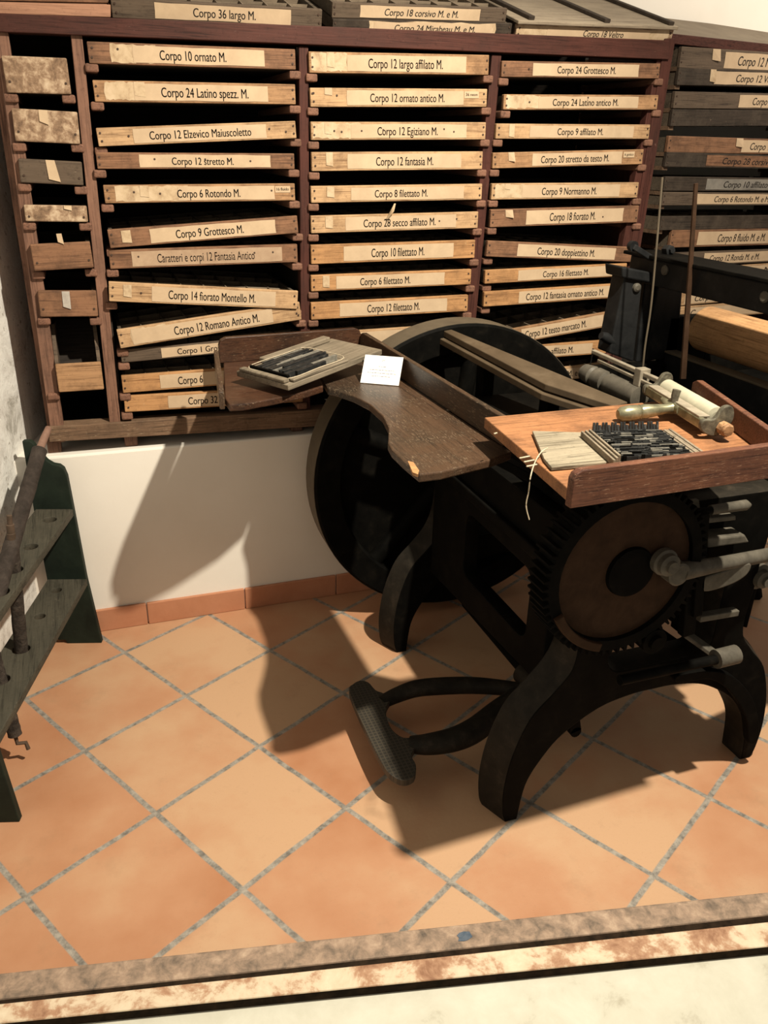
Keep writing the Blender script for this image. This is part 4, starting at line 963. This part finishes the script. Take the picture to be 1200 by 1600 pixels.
part('handle_arm', tube([m0+V((0, 0, 0)), jb_, loc((ra_+rb_)/2+spn)+ax*.03], [.012, .013, .010], 14), 'pewter', by)
part('handle_arm', tube([m0, loc((ra_+rb_)/2+spn)-ax*.04], [.011, .009], 14), 'pewter', by)
part('peg', tube([m0+V((.006, 0, .006)), m0+V((.008, .003, .024)), m0+V((.010, .003, .036))], [.006, .008, .0085], 10), 'pewter_dark', by)
# loose string over the board's edge
sq = smooth([at_z(856, 700, ZB+.016), at_z(846, 706, ZB+.012), at_z(836, 722, ZB+.004), V((*at_z(829, 745, ZB-.006).xy, ZB-.005)), at_z(826, 768, .85), at_z(822, 790, .825), at_z(827, 812, .80)], 5, False)
solo('loose_string', tube(sq, .0011, 6), 'string', 'thin white string hanging over the left edge of the delivery board', 'string')

# ------------------------------------------------------------------ roller stand against the left wall
F0 = V((-.084, 2.196, 0)); uu = V((-.19, -.663, 0)).normalized(); nn = V((uu.y, -uu.x, 0)); nn = nn if nn.x < 0 else -nn     # nn points to the wall
LS = .69
def sp(s, d, z): return F0+uu*s+nn*d+V((0, 0, z))
st = thing('roller_stand', 'dark green wooden stand with two holed shelves against the left wall', 'stand', V((-.2, 1.9, 0)))
prof = [(0, 0), (.018, .22), (.026, .44), (.030, .535), (.036, .558), (.046, .567), (.062, .570), (.076, .580), (.090, .600), (.104, .628), (.112, .636), (.132, .636), (.132, .44), (.128, .22), (.126, .012), (.105, .012), (.10, 0)]
for s in (-.012, LS):
    sp_ = part('side_panel', prism([sp(s, d, z) for d, z in prof], uu*.018, .002), 'green_paint', st)
def shelf(z, d0, d1, holes, t=.022):
    # local x along the shelf, y from front to wall
    m = frame_m(sp(0, 0, z-t/2), uu, nn)
    zdir = m.to_3x3().col[2]
    part('shelf', plate([(.008, d0), (LS-.002, d0), (LS-.002, d1), (.008, d1)], [circ(a, b, r, 24) for a, b, r in holes], t, m, .002), 'shelf_green', st)
def hole_at(px, py, z):
    q = at_z(px, py, z)-F0; return q.dot(uu), q.dot(nn)
H1 = [(*hole_at(78, 812, .44), .017), (*hole_at(48, 854, .44), .017), (*hole_at(22, 890, .44), .020), (*hole_at(-3, 925, .44), .024)]
H2 = [(*hole_at(88, 922, .22), .014), (*hole_at(62, 963, .22), .014), (*hole_at(33, 1014, .22), .021), (*hole_at(0, 1062, .22), .022)]
print('holes', H1, H2)
shelf(.44, .026, .125, H1); shelf(.22, .016, .125, H2)
gr_ = 'ink rollers in the stand'
def ink_roller(top, bot, r, mat, label, cr=.0):
    d = bot-top; L = d.length; d = d.normalized()
    rt = thing('ink_roller', label, 'roller', Matrix.Translation(bot), gr_)
    l = lambda p: p-bot
    n = 26
    prof = [(.0, r*.7), (.003, r)]+[(.003+(L-.006)*k/n, r*(1+random.uniform(-.05, .03))) for k in range(1, n)]+[(L-.003, r), (L, r*.7)]
    part('roller_body', lathe(l(top), d, prof, 28), mat, rt)
    return rt, l, d
t0, b0 = at_y(62, 702, 2.10), None
s1_ = at_z(-3, 925, .44); dr = (s1_-t0).normalized(); b0 = s1_+dr*.10
rt, l, d = ink_roller(t0, b0, .0185, 'roller_smooth', 'long cracked brown roller leaning up to the rack with a pinkish wooden spindle')
part('spindle', tube([l(t0), l(t0-d*.035)+V((.004, .01, .0)), l(t0-d*.06)+V((.008, .02, .0))], [.010, .0095, .0085], 14), 'spindle', rt)
part('spindle', tube([l(b0), l(b0+d*.05)], .008, 12), 'spindle_dark', rt)
p1, p2_ = at_z(22, 890, .44), at_z(33, 1014, .22); dv = (p1-p2_).normalized()
t0 = p1+dv*.075; b0 = p2_-dv*.075
rt, l, d = ink_roller(t0, b0, .0155, 'roller_rubber', 'rough cracked roller standing in the middle holes of both shelves')
part('spindle', tube([l(t0), l(t0-d*.02), l(t0-d*.021), l(t0-d*.042), l(t0-d*.043), l(t0-d*.065)], [.010, .010, .009, .009, .006, .006], 14), 'spindle_dark', rt)
part('spindle', tube([l(b0), l(b0+d*.012), l(b0+d*.05)], [.007, .006, .0065], 12), 'spindle_dark', rt)
p2_ = at_z(0, 1062, .22); b0 = at_z(24, 1150, .075); dv = (p2_-b0).normalized(); t0 = p2_+dv*.10
rt, l, d = ink_roller(t0, b0, .016, 'roller_rubber', 'blackened roller hanging through the lower shelf nearest the viewer, bent crank below')
part('crank', tube([l(b0), l(b0+d*.02), l(b0+d*.022)+V((.018, 0, 0)), l(b0+d*.04)+V((.02, 0, 0))], .005, 10), 'spindle_dark', rt)
